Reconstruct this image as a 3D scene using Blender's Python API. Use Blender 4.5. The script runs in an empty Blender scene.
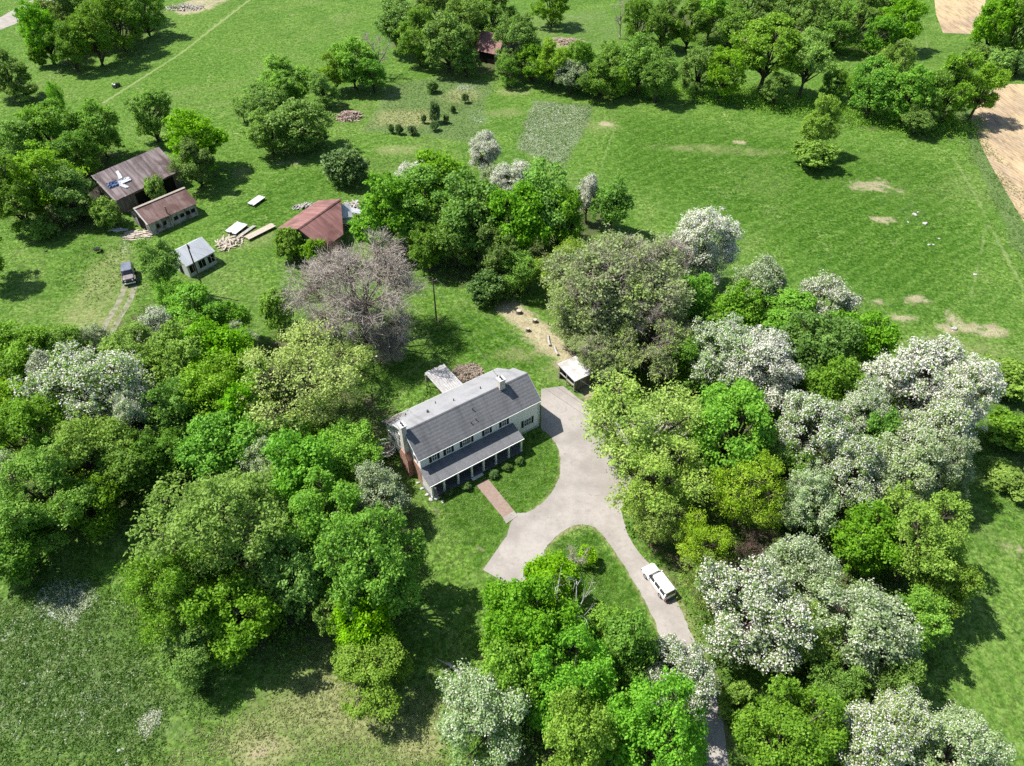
import bpy, math, random
import numpy as np
from mathutils import Vector, Matrix
random.seed(7)
rng = np.random.default_rng(11)
SC = bpy.context.scene
COL = SC.collection
R = math.radians

# ------------------------------------------------------------------ camera
F, CAMH, PITCH = 731.0, 75.0, R(44)
cam = bpy.data.cameras.new('camera')
cam.sensor_width = 36.0
cam.lens = F / 1024 * 36.0
cam.clip_start = 0.5
cam.clip_end = 9000
cam_o = bpy.data.objects.new('camera', cam)
COL.objects.link(cam_o)
cam_o.location = (0, 0, CAMH)
cam_o.rotation_euler = (R(90) - PITCH, 0, 0)
SC.camera = cam_o


def at(px, py, z=0.0):
    """survey helper: the place on the level z that the photo shows at a pixel"""
    u = (px - 512) / F
    v = (383 - py) / F
    c, s = math.cos(PITCH), math.sin(PITCH)
    d = np.array([u, c + v * s, -s + v * c])
    t = (z - CAMH) / d[2]
    return np.array([t * d[0], t * d[1], z])


def depth_of(p):
    c, s = math.cos(PITCH), math.sin(PITCH)
    return p[1] * c - (p[2] - CAMH) * s


# ------------------------------------------------------------------ light
SUN_EL = R(57)
sun_dir = Vector((-0.956 * math.cos(SUN_EL), 0.293 * math.cos(SUN_EL), math.sin(SUN_EL)))
sl = bpy.data.lights.new('sun', 'SUN')
sl.energy = 5.0
sl.angle = R(0.5)
sl.color = (1.0, 0.955, 0.88)
so = bpy.data.objects.new('sun', sl)
COL.objects.link(so)
so.rotation_euler = sun_dir.to_track_quat('Z', 'Y').to_euler()
so.location = (-100, 60, 200)
w = bpy.data.worlds.new('World')
SC.world = w
w.use_nodes = True
nt = w.node_tree
sky = nt.nodes.new('ShaderNodeTexSky')
sky.sky_type = 'NISHITA'
sky.sun_disc = False
sky.sun_elevation = SUN_EL
sky.sun_rotation = math.atan2(sun_dir.x, sun_dir.y)
nt.links.new(sky.outputs[0], nt.nodes['Background'].inputs[0])
nt.nodes['Background'].inputs[1].default_value = 0.10
SC.view_settings.view_transform = 'Standard'
SC.view_settings.look = 'None'
SC.view_settings.exposure = 0.82
SC.view_settings.gamma = 1.0
SC.view_settings.use_curve_mapping = False
SC.cycles.max_bounces = 8
SC.cycles.diffuse_bounces = 4
SC.cycles.transmission_bounces = 4
SC.cycles.transparent_max_bounces = 4
SC.cycles.use_denoising = False


# ------------------------------------------------------------------ node helper
class NB:
    def __init__(self, name):
        self.m = bpy.data.materials.new(name)
        self.m.use_nodes = True
        self.t = self.m.node_tree
        self.t.nodes.clear()
        self.out = self.t.nodes.new('ShaderNodeOutputMaterial')

    def n(self, typ, ins=None, **props):
        nd = self.t.nodes.new('ShaderNode' + typ)
        for k, v in props.items():
            setattr(nd, k, v)
        for k, v in (ins or {}).items():
            s = nd.inputs[k]
            if isinstance(v, bpy.types.NodeSocket):
                self.t.links.new(v, s)
            else:
                s.default_value = v
        return nd

    def mix(self, fac, a, b, blend='MIX'):
        nd = self.t.nodes.new('ShaderNodeMix')
        nd.data_type = 'RGBA'
        nd.blend_type = blend
        for idx, v in ((0, fac), (6, a), (7, b)):
            s = nd.inputs[idx]
            if isinstance(v, bpy.types.NodeSocket):
                self.t.links.new(v, s)
            else:
                s.default_value = v if idx == 0 else ((*v, 1) if len(v) == 3 else v)
        return nd.outputs[2]

    def math(self, op, a, b=0.0, c=0.0, clamp=False):
        nd = self.t.nodes.new('ShaderNodeMath')
        nd.operation = op
        nd.use_clamp = clamp
        for i, v in enumerate((a, b, c)):
            if isinstance(v, bpy.types.NodeSocket):
                self.t.links.new(v, nd.inputs[i])
            else:
                nd.inputs[i].default_value = v
        return nd.outputs[0]

    def step(self, v, lo, hi, a=0.0, b=1.0):
        nd = self.n('MapRange', {'Value': v, 'From Min': lo, 'From Max': hi, 'To Min': a, 'To Max': b},
                    interpolation_type='SMOOTHSTEP')
        return nd.outputs[0]

    def noise(self, vec, scale, detail=3, rough=0.55, dist=0.0):
        return self.n('TexNoise', {'Vector': vec, 'Scale': scale, 'Detail': detail, 'Roughness': rough,
                                   'Distortion': dist}).outputs[0]

    def pos(self):
        return self.n('NewGeometry').outputs['Position']

    def objco(self):
        return self.n('TexCoord').outputs['Object']

    def scaled(self, vec, s, rot=(0, 0, 0)):
        return self.n('Mapping', {'Vector': vec, 'Scale': s, 'Rotation': rot}).outputs[0]

    def bsdf(self, color, rough=0.8, bump=None, bstr=0.3, bdist=0.05, spec=0.3, metal=0.0, **kw):
        ins = {'Base Color': color if isinstance(color, bpy.types.NodeSocket) else (*color, 1),
               'Roughness': rough, 'Specular IOR Level': spec, 'Metallic': metal}
        ins.update(kw)
        b = self.n('BsdfPrincipled', ins)
        if bump is not None:
            bm = self.n('Bump', {'Height': bump, 'Strength': bstr, 'Distance': bdist})
            self.t.links.new(bm.outputs[0], b.inputs['Normal'])
        return b

    def done(self, shader):
        self.t.links.new(shader.outputs[0], self.out.inputs[0])
        return self.m


def surf(name, a, b, scale=1.5, rough=0.8, spec=0.25, metal=0.0, grime=None, lo=0.35, hi=0.68, bstr=0.08,
         stretch=(1, 1, 1)):
    """weathered surface: two colours broken up by noise, optional grime spots"""
    q = NB(name)
    co = q.scaled(q.objco(), stretch)
    n1 = q.noise(co, scale, 5, 0.62)
    col = q.mix(q.step(n1, lo, hi), a, b)
    if grime:
        n2 = q.noise(co, scale * 3.3, 4, 0.65)
        col = q.mix(q.step(n2, 0.56, 0.72), col, grime)
    fine = q.noise(co, scale * 14, 2)
    return q.done(q.bsdf(col, rough, fine, bstr, 0.02, spec, metal))


M = {}
# ---- farmhouse
def shingles(name, a, b, c):
    q = NB(name)
    co = q.objco()
    big = q.noise(co, 0.5, 4, 0.6)
    fine = q.noise(q.scaled(co, (3.0, 8.0, 8.0)), 1.6, 3, 0.7)
    col = q.mix(q.step(fine, 0.3, 0.7), a, b)
    col = q.mix(q.step(big, 0.45, 0.75), col, c)
    stn = q.noise(q.scaled(co, (1.2, 0.12, 0.12)), 1.0, 5, 0.7)
    col = q.mix(q.step(stn, 0.5, 0.72, 0, 0.5), col, tuple(0.62 * x for x in a))
    col = q.mix(q.step(stn, 0.45, 0.3, 0, 0.4), col, b)
    wv = q.n('TexWave', {'Vector': co, 'Scale': 1.1, 'Distortion': 0.6, 'Detail': 1.0}, bands_direction='Z').outputs[1]
    return q.done(q.bsdf(col, 0.9, q.math('ADD', wv, fine), 0.35, 0.03, 0.2))
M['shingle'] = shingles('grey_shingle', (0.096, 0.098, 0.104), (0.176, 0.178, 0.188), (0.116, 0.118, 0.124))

def siding(name, a, b, scale=1.3):
    q = NB(name)
    co = q.objco()
    wv = q.n('TexWave', {'Vector': co, 'Scale': scale, 'Distortion': 0.0}, bands_direction='Z', wave_profile='SAW').outputs[1]
    n1 = q.noise(q.scaled(co, (1, 1, 0.3)), 1.2, 4, 0.6)
    col = q.mix(q.step(n1, 0.35, 0.75), a, b)
    col = q.mix(q.step(wv, 0.9, 1.0, 0, 0.1), col, tuple(0.6 * x for x in b))
    return q.done(q.bsdf(col, 0.6, spec=0.3))
M['shingle_pale'] = shingles('pale_grey_shingle', (0.224, 0.226, 0.236), (0.296, 0.298, 0.308), (0.208, 0.208, 0.216))  # lighter grey than the front shingle, for both rear slopes
M['siding'] = siding('white_siding', (0.86, 0.855, 0.86), (0.80, 0.795, 0.80))
M['trim'] = surf('white_trim', (0.78, 0.78, 0.76), (0.66, 0.66, 0.63), 2.0, 0.5)
M['shutter'] = surf('black_shutter', (0.018, 0.018, 0.02), (0.03, 0.03, 0.032), 4, 0.6)

def brick(name, a, b, mortar, scale=4.0, rot=(R(90), 0, 0)):
    q = NB(name)
    co = q.scaled(q.objco(), (1, 1, 1), rot)
    br = q.n('TexBrick', {'Vector': co, 'Color1': (*a, 1), 'Color2': (*b, 1), 'Mortar': (*mortar, 1), 'Scale': scale,
                          'Mortar Size': 0.018, 'Brick Width': 0.5, 'Row Height': 0.25})
    n1 = q.noise(q.objco(), 2.2, 4, 0.6)
    col = q.mix(q.step(n1, 0.42, 0.7, 0, 0.6), br.outputs[0], tuple(0.6 * x + 0.1 for x in b))
    return q.done(q.bsdf(col, 0.85, br.outputs[1], 0.4, 0.02, 0.2))
M['brick'] = brick('red_brick', (0.30, 0.12, 0.08), (0.38, 0.18, 0.12), (0.42, 0.38, 0.34))
M['brick_pale'] = brick('whitewashed_brick', (0.60, 0.54, 0.49), (0.64, 0.585, 0.535), (0.56, 0.52, 0.48))
M['paver'] = brick('brick_paver', (0.20, 0.135, 0.105), (0.27, 0.19, 0.15), (0.22, 0.19, 0.165), 3.0, (0, 0, 0))

def glass(name):
    q = NB(name)
    n1 = q.noise(q.objco(), 1.5, 2)
    col = q.mix(n1, (0.05, 0.06, 0.07), (0.11, 0.125, 0.14))
    return q.done(q.bsdf(col, 0.08, spec=0.6))
M['glass'] = glass('window_glass')
M['dark'] = surf('dark_opening', (0.012, 0.011, 0.01), (0.022, 0.02, 0.018), 2, 0.95, 0.05)
M['cap'] = surf('pale_chimney_cap', (0.62, 0.61, 0.58), (0.5, 0.49, 0.47), 3, 0.8)
M['vent'] = surf('dark_pipe', (0.05, 0.05, 0.052), (0.09, 0.09, 0.09), 5, 0.5)

# ---- ground sheets
def concrete():
    q = NB('pale_concrete')
    p = q.pos()
    n1 = q.noise(p, 0.16, 6, 0.65)
    n2 = q.noise(p, 2.0, 5, 0.75)
    n3 = q.noise(q.scaled(p, (1, 1, 1), (0, 0, 0.5)), 0.55, 6, 0.75, 1.5)
    n4 = q.noise(p, 0.9, 3, 0.6, 2.5)
    col = q.mix(q.step(n1, 0.36, 0.64), (0.234, 0.213, 0.195), (0.327, 0.301, 0.278))
    col = q.mix(q.step(n2, 0.42, 0.7, 0, 0.5), col, (0.245, 0.221, 0.199))
    col = q.mix(q.step(n3, 0.56, 0.66, 0, 0.5), col, (0.200, 0.173, 0.148))
    col = q.mix(q.step(n4, 0.66, 0.74, 0, 0.5), col, (0.141, 0.125, 0.108))
    col = q.mix(q.step(q.math('ABSOLUTE', q.math('SUBTRACT', n3, 0.5)), 0.006, 0.0, 0, 0.6), col, (0.148, 0.132, 0.116))
    return q.done(q.bsdf(col, 0.85, n2, 0.3, 0.02, 0.2))
M['concrete'] = concrete()

def crop():
    q = NB('ploughed_tan_soil')
    p = q.pos()
    rows = q.n('TexWave', {'Vector': q.scaled(p, (1, 1, 0), (0, 0, R(-20))), 'Scale': 0.33, 'Distortion': 5.0, 'Detail': 4.0,
                           'Detail Scale': 1.5}).outputs[1]
    n1 = q.noise(p, 0.05, 5, 0.65)
    n2 = q.noise(q.scaled(p, (1.2, 0.22, 1), (0, 0, R(-20))), 0.7, 5, 0.75)
    col = q.mix(q.step(n1, 0.4, 0.6), (0.27, 0.20, 0.135), (0.40, 0.305, 0.17))
    col = q.mix(q.step(rows, 0.4, 0.9, 0, 0.35), col, (0.43, 0.345, 0.24))
    col = q.mix(q.step(n2, 0.48, 0.64, 0, 0.7), col, (0.185, 0.13, 0.085))
    col = q.mix(q.step(n2, 0.44, 0.34, 0, 0.5), col, (0.47, 0.38, 0.27))
    return q.done(q.bsdf(col, 0.95, rows, 0.4, 0.2, 0.1))
M['crop'] = crop()
M['gravel'] = surf('pale_gravel', (0.32, 0.29, 0.26), (0.24, 0.22, 0.19), 0.6, 0.95, 0.1)
M['trackdirt'] = surf('rutted_track', (0.23, 0.215, 0.165), (0.135, 0.155, 0.075), 0.9, 0.95, 0.1, lo=0.42, hi=0.6)

# ---- barns and outbuildings
def tin(name, a, b, rust, lo, hi, ribs=2.2):
    """ribbed sheet roof, rust streaks run down the slope (local Y)"""
    q = NB(name)
    co = q.objco()
    rb = q.n('TexWave', {'Vector': co, 'Scale': ribs, 'Distortion': 0.0}, bands_direction='X').outputs[1]
    n1 = q.noise(q.scaled(co, (1.6, 0.18, 0.18)), 0.9, 5, 0.65)
    n2 = q.noise(co, 0.35, 4, 0.6)
    col = q.mix(q.step(n1, 0.35, 0.66), a, b)
    col = q.mix(q.step(n2, lo, hi, 0, 0.85), col, rust)
    return q.done(q.bsdf(col, 0.6, rb, 0.7, 0.05, 0.35))
M['rust_tin'] = tin('rusted_tin_roof', (0.135, 0.10, 0.095), (0.36, 0.285, 0.28), (0.10, 0.065, 0.06), 0.46, 0.68)
M['rust_tin_red'] = tin('red_rusted_tin_roof', (0.15, 0.08, 0.065), (0.235, 0.155, 0.14), (0.10, 0.045, 0.032), 0.42, 0.62)
M['grey_tin'] = tin('pale_grey_tin_roof', (0.42, 0.44, 0.47), (0.50, 0.52, 0.55), (0.34, 0.33, 0.32), 0.5, 0.75)
M['white_tin'] = tin('white_tin_roof', (0.52, 0.515, 0.50), (0.43, 0.42, 0.41), (0.28, 0.25, 0.22), 0.5, 0.7)
M['red_tin'] = tin('dull_red_tin_roof', (0.185, 0.08, 0.07), (0.27, 0.135, 0.12), (0.12, 0.055, 0.045), 0.42, 0.66, 1.2)
M['barnwood'] = surf('grey_barn_boards', (0.20, 0.175, 0.15), (0.10, 0.085, 0.07), 1.2, 0.9, 0.1, grime=(0.04, 0.035, 0.03), stretch=(3, 3, 0.3))
M['whitewash'] = surf('peeling_whitewash', (0.38, 0.36, 0.33), (0.16, 0.145, 0.125), 1.1, 0.9, 0.1, grime=(0.03, 0.027, 0.022), lo=0.42, hi=0.6, stretch=(1, 1, 0.6))
M['whiteboard'] = surf('white_boards', (0.56, 0.55, 0.53), (0.42, 0.41, 0.39), 1.5, 0.8, 0.2, stretch=(2, 2, 0.4))
M['plank'] = surf('pale_planks', (0.46, 0.41, 0.34), (0.33, 0.28, 0.22), 1.8, 0.85, 0.15, grime=(0.2, 0.16, 0.12), stretch=(1, 5, 1))
M['plank_old'] = surf('weathered_planks', (0.40, 0.39, 0.385), (0.25, 0.245, 0.24), 1.6, 0.85, 0.15, grime=(0.16, 0.15, 0.14), stretch=(6, 0.7, 1))
M['pink_wood'] = surf('pinkish_logs', (0.38, 0.285, 0.25), (0.22, 0.155, 0.13), 2.5, 0.9, 0.1, grime=(0.1, 0.07, 0.06))
M['greywood'] = surf('grey_deadwood', (0.40, 0.375, 0.35), (0.25, 0.23, 0.21), 3, 0.9, 0.1)
M['pole'] = surf('brown_pole', (0.16, 0.125, 0.095), (0.10, 0.08, 0.062), 2, 0.9, 0.1, stretch=(3, 3, 0.4))
M['wire'] = surf('wire', (0.13, 0.13, 0.13), (0.1, 0.1, 0.1), 2, 0.5)
M['bluetarp'] = surf('blue_tarp', (0.09, 0.14, 0.27), (0.05, 0.08, 0.16), 1.2, 0.6)
M['whitesheet'] = surf('white_sheet', (0.74, 0.75, 0.76), (0.6, 0.61, 0.62), 1.2, 0.6)
M['porchdeck'] = surf('shade_darkened_grey_boards', (0.12, 0.12, 0.125), (0.08, 0.08, 0.085), 2.0, 0.7)  # porch floor: grey darkened, the porch's inner shade put into the colour
M['stone'] = surf('pale_stone', (0.42, 0.41, 0.385), (0.30, 0.29, 0.27), 2.4, 0.9, 0.1)
M['teal'] = surf('teal_plastic', (0.06, 0.36, 0.38), (0.05, 0.28, 0.3), 2, 0.4)

# ---- vehicles
def paint(name, a, b, rough=0.25, metal=0.0):
    q = NB(name)
    n1 = q.noise(q.objco(), 1.4, 3)
    return q.done(q.bsdf(q.mix(q.step(n1, 0.35, 0.7), a, b), rough, spec=0.5, metal=metal, **{'Coat Weight': 0.4}))
M['carwhite'] = paint('white_paint', (0.80, 0.80, 0.79), (0.74, 0.74, 0.73))
M['cardark'] = paint('charcoal_paint', (0.022, 0.021, 0.023), (0.04, 0.038, 0.04))
M['carbeige'] = paint('faded_beige_paint', (0.20, 0.165, 0.155), (0.12, 0.10, 0.095), 0.5)
M['cargrey'] = paint('blue_grey_paint', (0.15, 0.16, 0.20), (0.10, 0.11, 0.14), 0.3)
M['carglass'] = paint('car_glass', (0.015, 0.017, 0.02), (0.03, 0.034, 0.04), 0.06)
M['tyre'] = surf('tyre_rubber', (0.018, 0.018, 0.018), (0.03, 0.03, 0.03), 4, 0.85)
M['rim'] = surf('steel_rim', (0.45, 0.45, 0.46), (0.35, 0.35, 0.36), 3, 0.35, 0.5, 0.6)
M['redlamp'] = surf('red_lamp', (0.45, 0.02, 0.02), (0.3, 0.015, 0.015), 4, 0.2)
M['lamp'] = surf('clear_lamp', (0.75, 0.75, 0.73), (0.6, 0.6, 0.6), 4, 0.15)


# ------------------------------------------------------------------ mesh builders
class MB:
    def __init__(self):
        self.v = []
        self.f = []

    def add(self, vs, fs):
        o = len(self.v)
        self.v += [tuple(map(float, p)) for p in vs]
        self.f += [tuple(i + o for i in f) for f in fs]
        return self

    def box(self, x0, x1, y0, y1, z0, z1, M4=None):
        vs = [(x, y, z) for z in (z0, z1) for y in (y0, y1) for x in (x0, x1)]
        if M4 is not None:
            vs = [tuple(M4 @ Vector(p)) for p in vs]
        return self.add(vs, [(0, 2, 3, 1), (4, 5, 7, 6), (0, 1, 5, 4), (2, 6, 7, 3), (0, 4, 6, 2), (1, 3, 7, 5)])

    def prism(self, prof, a0, a1, axis='x'):
        """closed profile (list of 2D points) extruded along an axis"""
        n = len(prof)
        mk = {'x': lambda a, p: (a, p[0], p[1]), 'y': lambda a, p: (p[0], a, p[1]), 'z': lambda a, p: (p[0], p[1], a)}[axis]
        vs = [mk(a0, p) for p in prof] + [mk(a1, p) for p in prof]
        fs = [tuple(range(n - 1, -1, -1)), tuple(range(n, 2 * n))]
        fs += [(i, (i + 1) % n, (i + 1) % n + n, i + n) for i in range(n)]
        return self.add(vs, fs)

    def slab(self, quad, th):
        """thick sheet from four corner points, thickness downwards along its normal"""
        q = [Vector(p) for p in quad]
        nrm = (q[1] - q[0]).cross(q[3] - q[0]).normalized()
        if nrm.z < 0:
            nrm = -nrm
        lo = [p - nrm * th for p in q]
        return self.add([*q, *lo], [(0, 1, 2, 3), (7, 6, 5, 4), (0, 4, 5, 1), (1, 5, 6, 2), (2, 6, 7, 3), (3, 7, 4, 0)])

    def tube(self, pts, rads, n=6, cap=True):
        pts = [Vector(p) for p in pts]
        o = len(self.v)
        for i, p in enumerate(pts):
            d = (pts[min(i + 1, len(pts) - 1)] - pts[max(i - 1, 0)]).normalized()
            a = d.cross(Vector((0, 0, 1)))
            if a.length < 1e-3:
                a = Vector((1, 0, 0))
            a.normalize()
            b = d.cross(a)
            r = rads[i] if hasattr(rads, '__len__') else rads
            for k in range(n):
                t = 2 * math.pi * k / n
                self.v.append(tuple(p + (a * math.cos(t) + b * math.sin(t)) * r))
        for i in range(len(pts) - 1):
            for k in range(n):
                q = o + i * n + k
                q2 = o + i * n + (k + 1) % n
                self.f.append((q, q2, q2 + n, q + n))
        if cap:
            self.f.append(tuple(o + k for k in range(n - 1, -1, -1)))
            e = o + (len(pts) - 1) * n
            self.f.append(tuple(e + k for k in range(n)))
        return self

    def build(self, name, mat, parent=None, bevel=0.0, smooth=False):
        me = bpy.data.meshes.new(name)
        me.from_pydata(self.v, [], self.f)
        me.update()
        o = bpy.data.objects.new(name, me)
        COL.objects.link(o)
        me.materials.append(mat)
        if parent is not None:
            o.parent = parent
        if smooth:
            me.polygons.foreach_set('use_smooth', [True] * len(me.polygons))
        if bevel:
            b = o.modifiers.new('bevel', 'BEVEL')
            b.width = bevel
            b.segments = 2
            b.limit_method = 'ANGLE'
        return o


def quads_mesh(name, V, mat):
    """V: (n,4,3) array of separate quads"""
    n = len(V)
    me = bpy.data.meshes.new(name)
    me.vertices.add(n * 4)
    me.vertices.foreach_set('co', np.ascontiguousarray(V, dtype=np.float32).ravel())
    me.loops.add(n * 4)
    me.loops.foreach_set('vertex_index', np.arange(n * 4, dtype=np.int32))
    me.polygons.add(n)
    me.polygons.foreach_set('loop_start', np.arange(n, dtype=np.int32) * 4)
    me.update(calc_edges=True)
    me.materials.append(mat)
    return me


def tag(o, label=None, cat=None, group=None, kind=None):
    if label:
        o['label'] = label
    if cat:
        o['category'] = cat
    if group:
        o['group'] = group
    if kind:
        o['kind'] = kind
    return o


def empty(name, loc, rz=0.0, label=None, cat=None, group=None):
    o = bpy.data.objects.new(name, None)
    o.empty_display_size = 0.5
    COL.objects.link(o)
    o.location = loc
    o.rotation_euler = (0, 0, rz)
    return tag(o, label, cat, group)


def frame_on(p0, p1):
    """base point and heading of a line on the ground"""
    d = np.array(p1)[:2] - np.array(p0)[:2]
    return math.atan2(d[1], d[0]), float(np.linalg.norm(d))


# ------------------------------------------------------------------ foliage materials
def leafmat(name, a, b, c, trans=0.3, vary=0.05):
    q = NB(name)
    geo = q.n('NewGeometry')
    rnd = geo.outputs['Random Per Island']
    orn = q.n('ObjectInfo').outputs['Random']
    cl = q.noise(q.objco(), 0.55, 2, 0.5)
    col = q.mix(rnd, a, b)
    col = q.mix(q.step(cl, 0.48, 0.66, 0, 0.75), col, c)
    col = q.mix(q.step(cl, 0.48, 0.34, 0, 0.7), col, tuple(0.72 * x for x in a))
    hue = q.math('MULTIPLY_ADD', orn, vary * 0.42, 0.5 - vary * 0.36)
    val = q.math('MULTIPLY_ADD', q.math('FRACT', q.math('MULTIPLY', orn, 7.31)), 0.34, 0.84)
    sat = q.math('MULTIPLY_ADD', q.math('FRACT', q.math('MULTIPLY', orn, 3.77)), 0.20, 0.86)
    col = q.n('HueSaturation', {'Hue': hue, 'Saturation': sat, 'Value': val, 'Color': col}).outputs[0]
    d = q.n('BsdfPrincipled', {'Base Color': col, 'Roughness': 0.55, 'Specular IOR Level': 0.25})
    tr = q.n('BsdfTranslucent', {'Color': q.mix(1.0, col, (1.0, 1.0, 0.55), 'MULTIPLY')})
    ms = q.n('MixShader', {0: trans, 1: d.outputs[0], 2: tr.outputs[0]})
    return q.done(ms)


L = {
    'maple': leafmat('bright_maple_leaf', (0.115, 0.315, 0.012), (0.205, 0.475, 0.026), (0.235, 0.50, 0.034), 0.45),
    'mid': leafmat('mid_green_leaf', (0.145, 0.315, 0.020), (0.25, 0.47, 0.044), (0.285, 0.50, 0.058), 0.45),
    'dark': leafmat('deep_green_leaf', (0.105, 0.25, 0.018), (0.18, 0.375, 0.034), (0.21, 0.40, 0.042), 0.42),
    'lime': leafmat('lime_leaf', (0.215, 0.385, 0.024), (0.37, 0.525, 0.06), (0.41, 0.54, 0.085), 0.45, 0.0),
    'young': leafmat('young_bright_leaf', (0.20, 0.42, 0.022), (0.33, 0.60, 0.045), (0.35, 0.60, 0.06), 0.42, 0.02),
    'pale': leafmat('pale_yellow_green_leaf', (0.31, 0.45, 0.07), (0.52, 0.63, 0.16), (0.49, 0.60, 0.18), 0.42, 0.0),
    'olive': leafmat('olive_grey_leaf', (0.25, 0.335, 0.115), (0.43, 0.50, 0.24), (0.32, 0.47, 0.08), 0.42, 0.0),
    'bloomleaf': leafmat('fresh_leaf_under_bloom', (0.13, 0.27, 0.035), (0.24, 0.40, 0.085), (0.27, 0.41, 0.13), 0.42),
    'silver': leafmat('silvery_green_leaf', (0.18, 0.315, 0.09), (0.35, 0.46, 0.21), (0.27, 0.42, 0.12), 0.42),
    'cedar': leafmat('bluish_dark_needle', (0.07, 0.155, 0.03), (0.13, 0.245, 0.055), (0.16, 0.27, 0.065), 0.3),
    'weed': leafmat('rough_weed_leaf', (0.075, 0.185, 0.020), (0.155, 0.285, 0.050), (0.20, 0.30, 0.085), 0.38),
}


def petal(name, a, b):
    q = NB(name)
    rnd = q.n('NewGeometry').outputs['Random Per Island']
    col = q.mix(rnd, a, b)
    d = q.n('BsdfPrincipled', {'Base Color': col, 'Roughness': 0.7, 'Specular IOR Level': 0.15})
    tr = q.n('BsdfTranslucent', {'Color': col})
    return q.done(q.n('MixShader', {0: 0.4, 1: d.outputs[0], 2: tr.outputs[0]}))


L['petal'] = petal('white_petal', (0.60, 0.58, 0.51), (0.86, 0.84, 0.77))
L['petal_g'] = petal('greenish_white_petal', (0.48, 0.52, 0.37), (0.76, 0.775, 0.63))
L['bud'] = petal('grey_pink_bud', (0.42, 0.375, 0.325), (0.60, 0.55, 0.485))
L['rustbud'] = petal('rusty_brown_twig', (0.20, 0.115, 0.085), (0.30, 0.20, 0.155))
L['bark'] = surf('brown_grey_bark', (0.115, 0.095, 0.075), (0.055, 0.045, 0.036), 3, 0.95, 0.1, stretch=(2, 2, 0.4))
L['palebark'] = surf('pale_grey_bark', (0.36, 0.32, 0.27), (0.24, 0.205, 0.17), 2.5, 0.95, 0.1, stretch=(2, 2, 0.4))
L['whitebark'] = surf('bleached_bark', (0.55, 0.53, 0.50), (0.38, 0.36, 0.33), 2.5, 0.95, 0.1)


def unit(a):
    return a / np.maximum(np.linalg.norm(a, axis=-1, keepdims=True), 1e-9)


def rand_dirs(g, n):
    return unit(g.normal(size=(n, 3)))


def leaf_quads(g, P, N, a, wid=0.62):
    """rhombic leaves at P, facing N, half-length a (array)"""
    n = len(P)
    t = unit(np.cross(N, rand_dirs(g, n)))
    b = np.cross(N, t)
    a = np.asarray(a).reshape(-1, 1) * np.ones((n, 1))
    tip = P + t * a
    base = P - t * a
    s1 = P + b * a * wid + N * a * 0.18
    s2 = P - b * a * wid + N * a * 0.18
    return np.stack([tip, s1, base, s2], axis=1)


def skeleton(g, R0, H, nl, ncl, spread, zlo, lobe_r, flat):
    """lobes and clumps of a crown: (lobe centres, lobe radii, clump centres, clump radii, clump lobe)"""
    zc = zlo + (H - zlo) * 0.55
    hz = (H - zlo) * 0.5
    k = np.arange(nl) + 0.5
    ph = np.arccos(1 - 1.75 * k / nl)
    th = math.pi * (1 + 5 ** 0.5) * k + g.uniform(0, 6.28)
    D = np.stack([np.cos(th) * np.sin(ph), np.sin(th) * np.sin(ph), np.cos(ph)], 1)
    D = unit(D + g.normal(size=D.shape) * 0.22)
    off = spread * g.uniform(0.55, 1.22, (nl, 1))
    LC = D * off * np.array([R0, R0, hz]) + np.array([0, 0, zc])
    LR = lobe_r * g.uniform(0.55, 1.3, nl)
    C, CR, CL = [], [], []
    for i in range(nl):
        d = rand_dirs(g, ncl * 3)
        d = d[(d @ D[i] > -0.35) & (d[:, 2] > -0.75)][:max(4, int(ncl * g.uniform(0.6, 1.25)))]
        rr = LR[i] * R0 * g.uniform(0.62, 1.04, (len(d), 1))
        out_ = g.random(len(d)) < 0.22
        rr[out_] *= g.uniform(1.12, 1.45, (int(out_.sum()), 1))
        C.append(LC[i] + d * rr * np.array([1, 1, flat]))
        CR.append(R0 * lobe_r * 0.53 * g.uniform(0.5, 1.4, len(d)) * np.where(out_, 0.62, 1.0))
        CL.append(np.full(len(d), i))
    return LC, LR, np.concatenate(C), np.concatenate(CR), np.concatenate(CL)


def clump_leaves(g, C, CR, per, a, up=0.5, jit=0.6, shell=(0.25, 1.15)):
    """leaves over every clump"""
    n = len(C) * per
    d = rand_dirs(g, n)
    d[:, 2] = np.where(d[:, 2] < -0.3, -d[:, 2], d[:, 2])
    c = np.repeat(C, per, 0)
    r = np.repeat(CR, per).reshape(-1, 1)
    P = c + d * r * g.uniform(*shell, (n, 1)) * np.array([1, 1, 0.8])
    N = unit(d * 0.8 + np.array([0, 0, up]) + g.normal(size=(n, 3)) * jit)
    return leaf_quads(g, P, N, a * g.uniform(0.6, 1.25, n)), P


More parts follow.
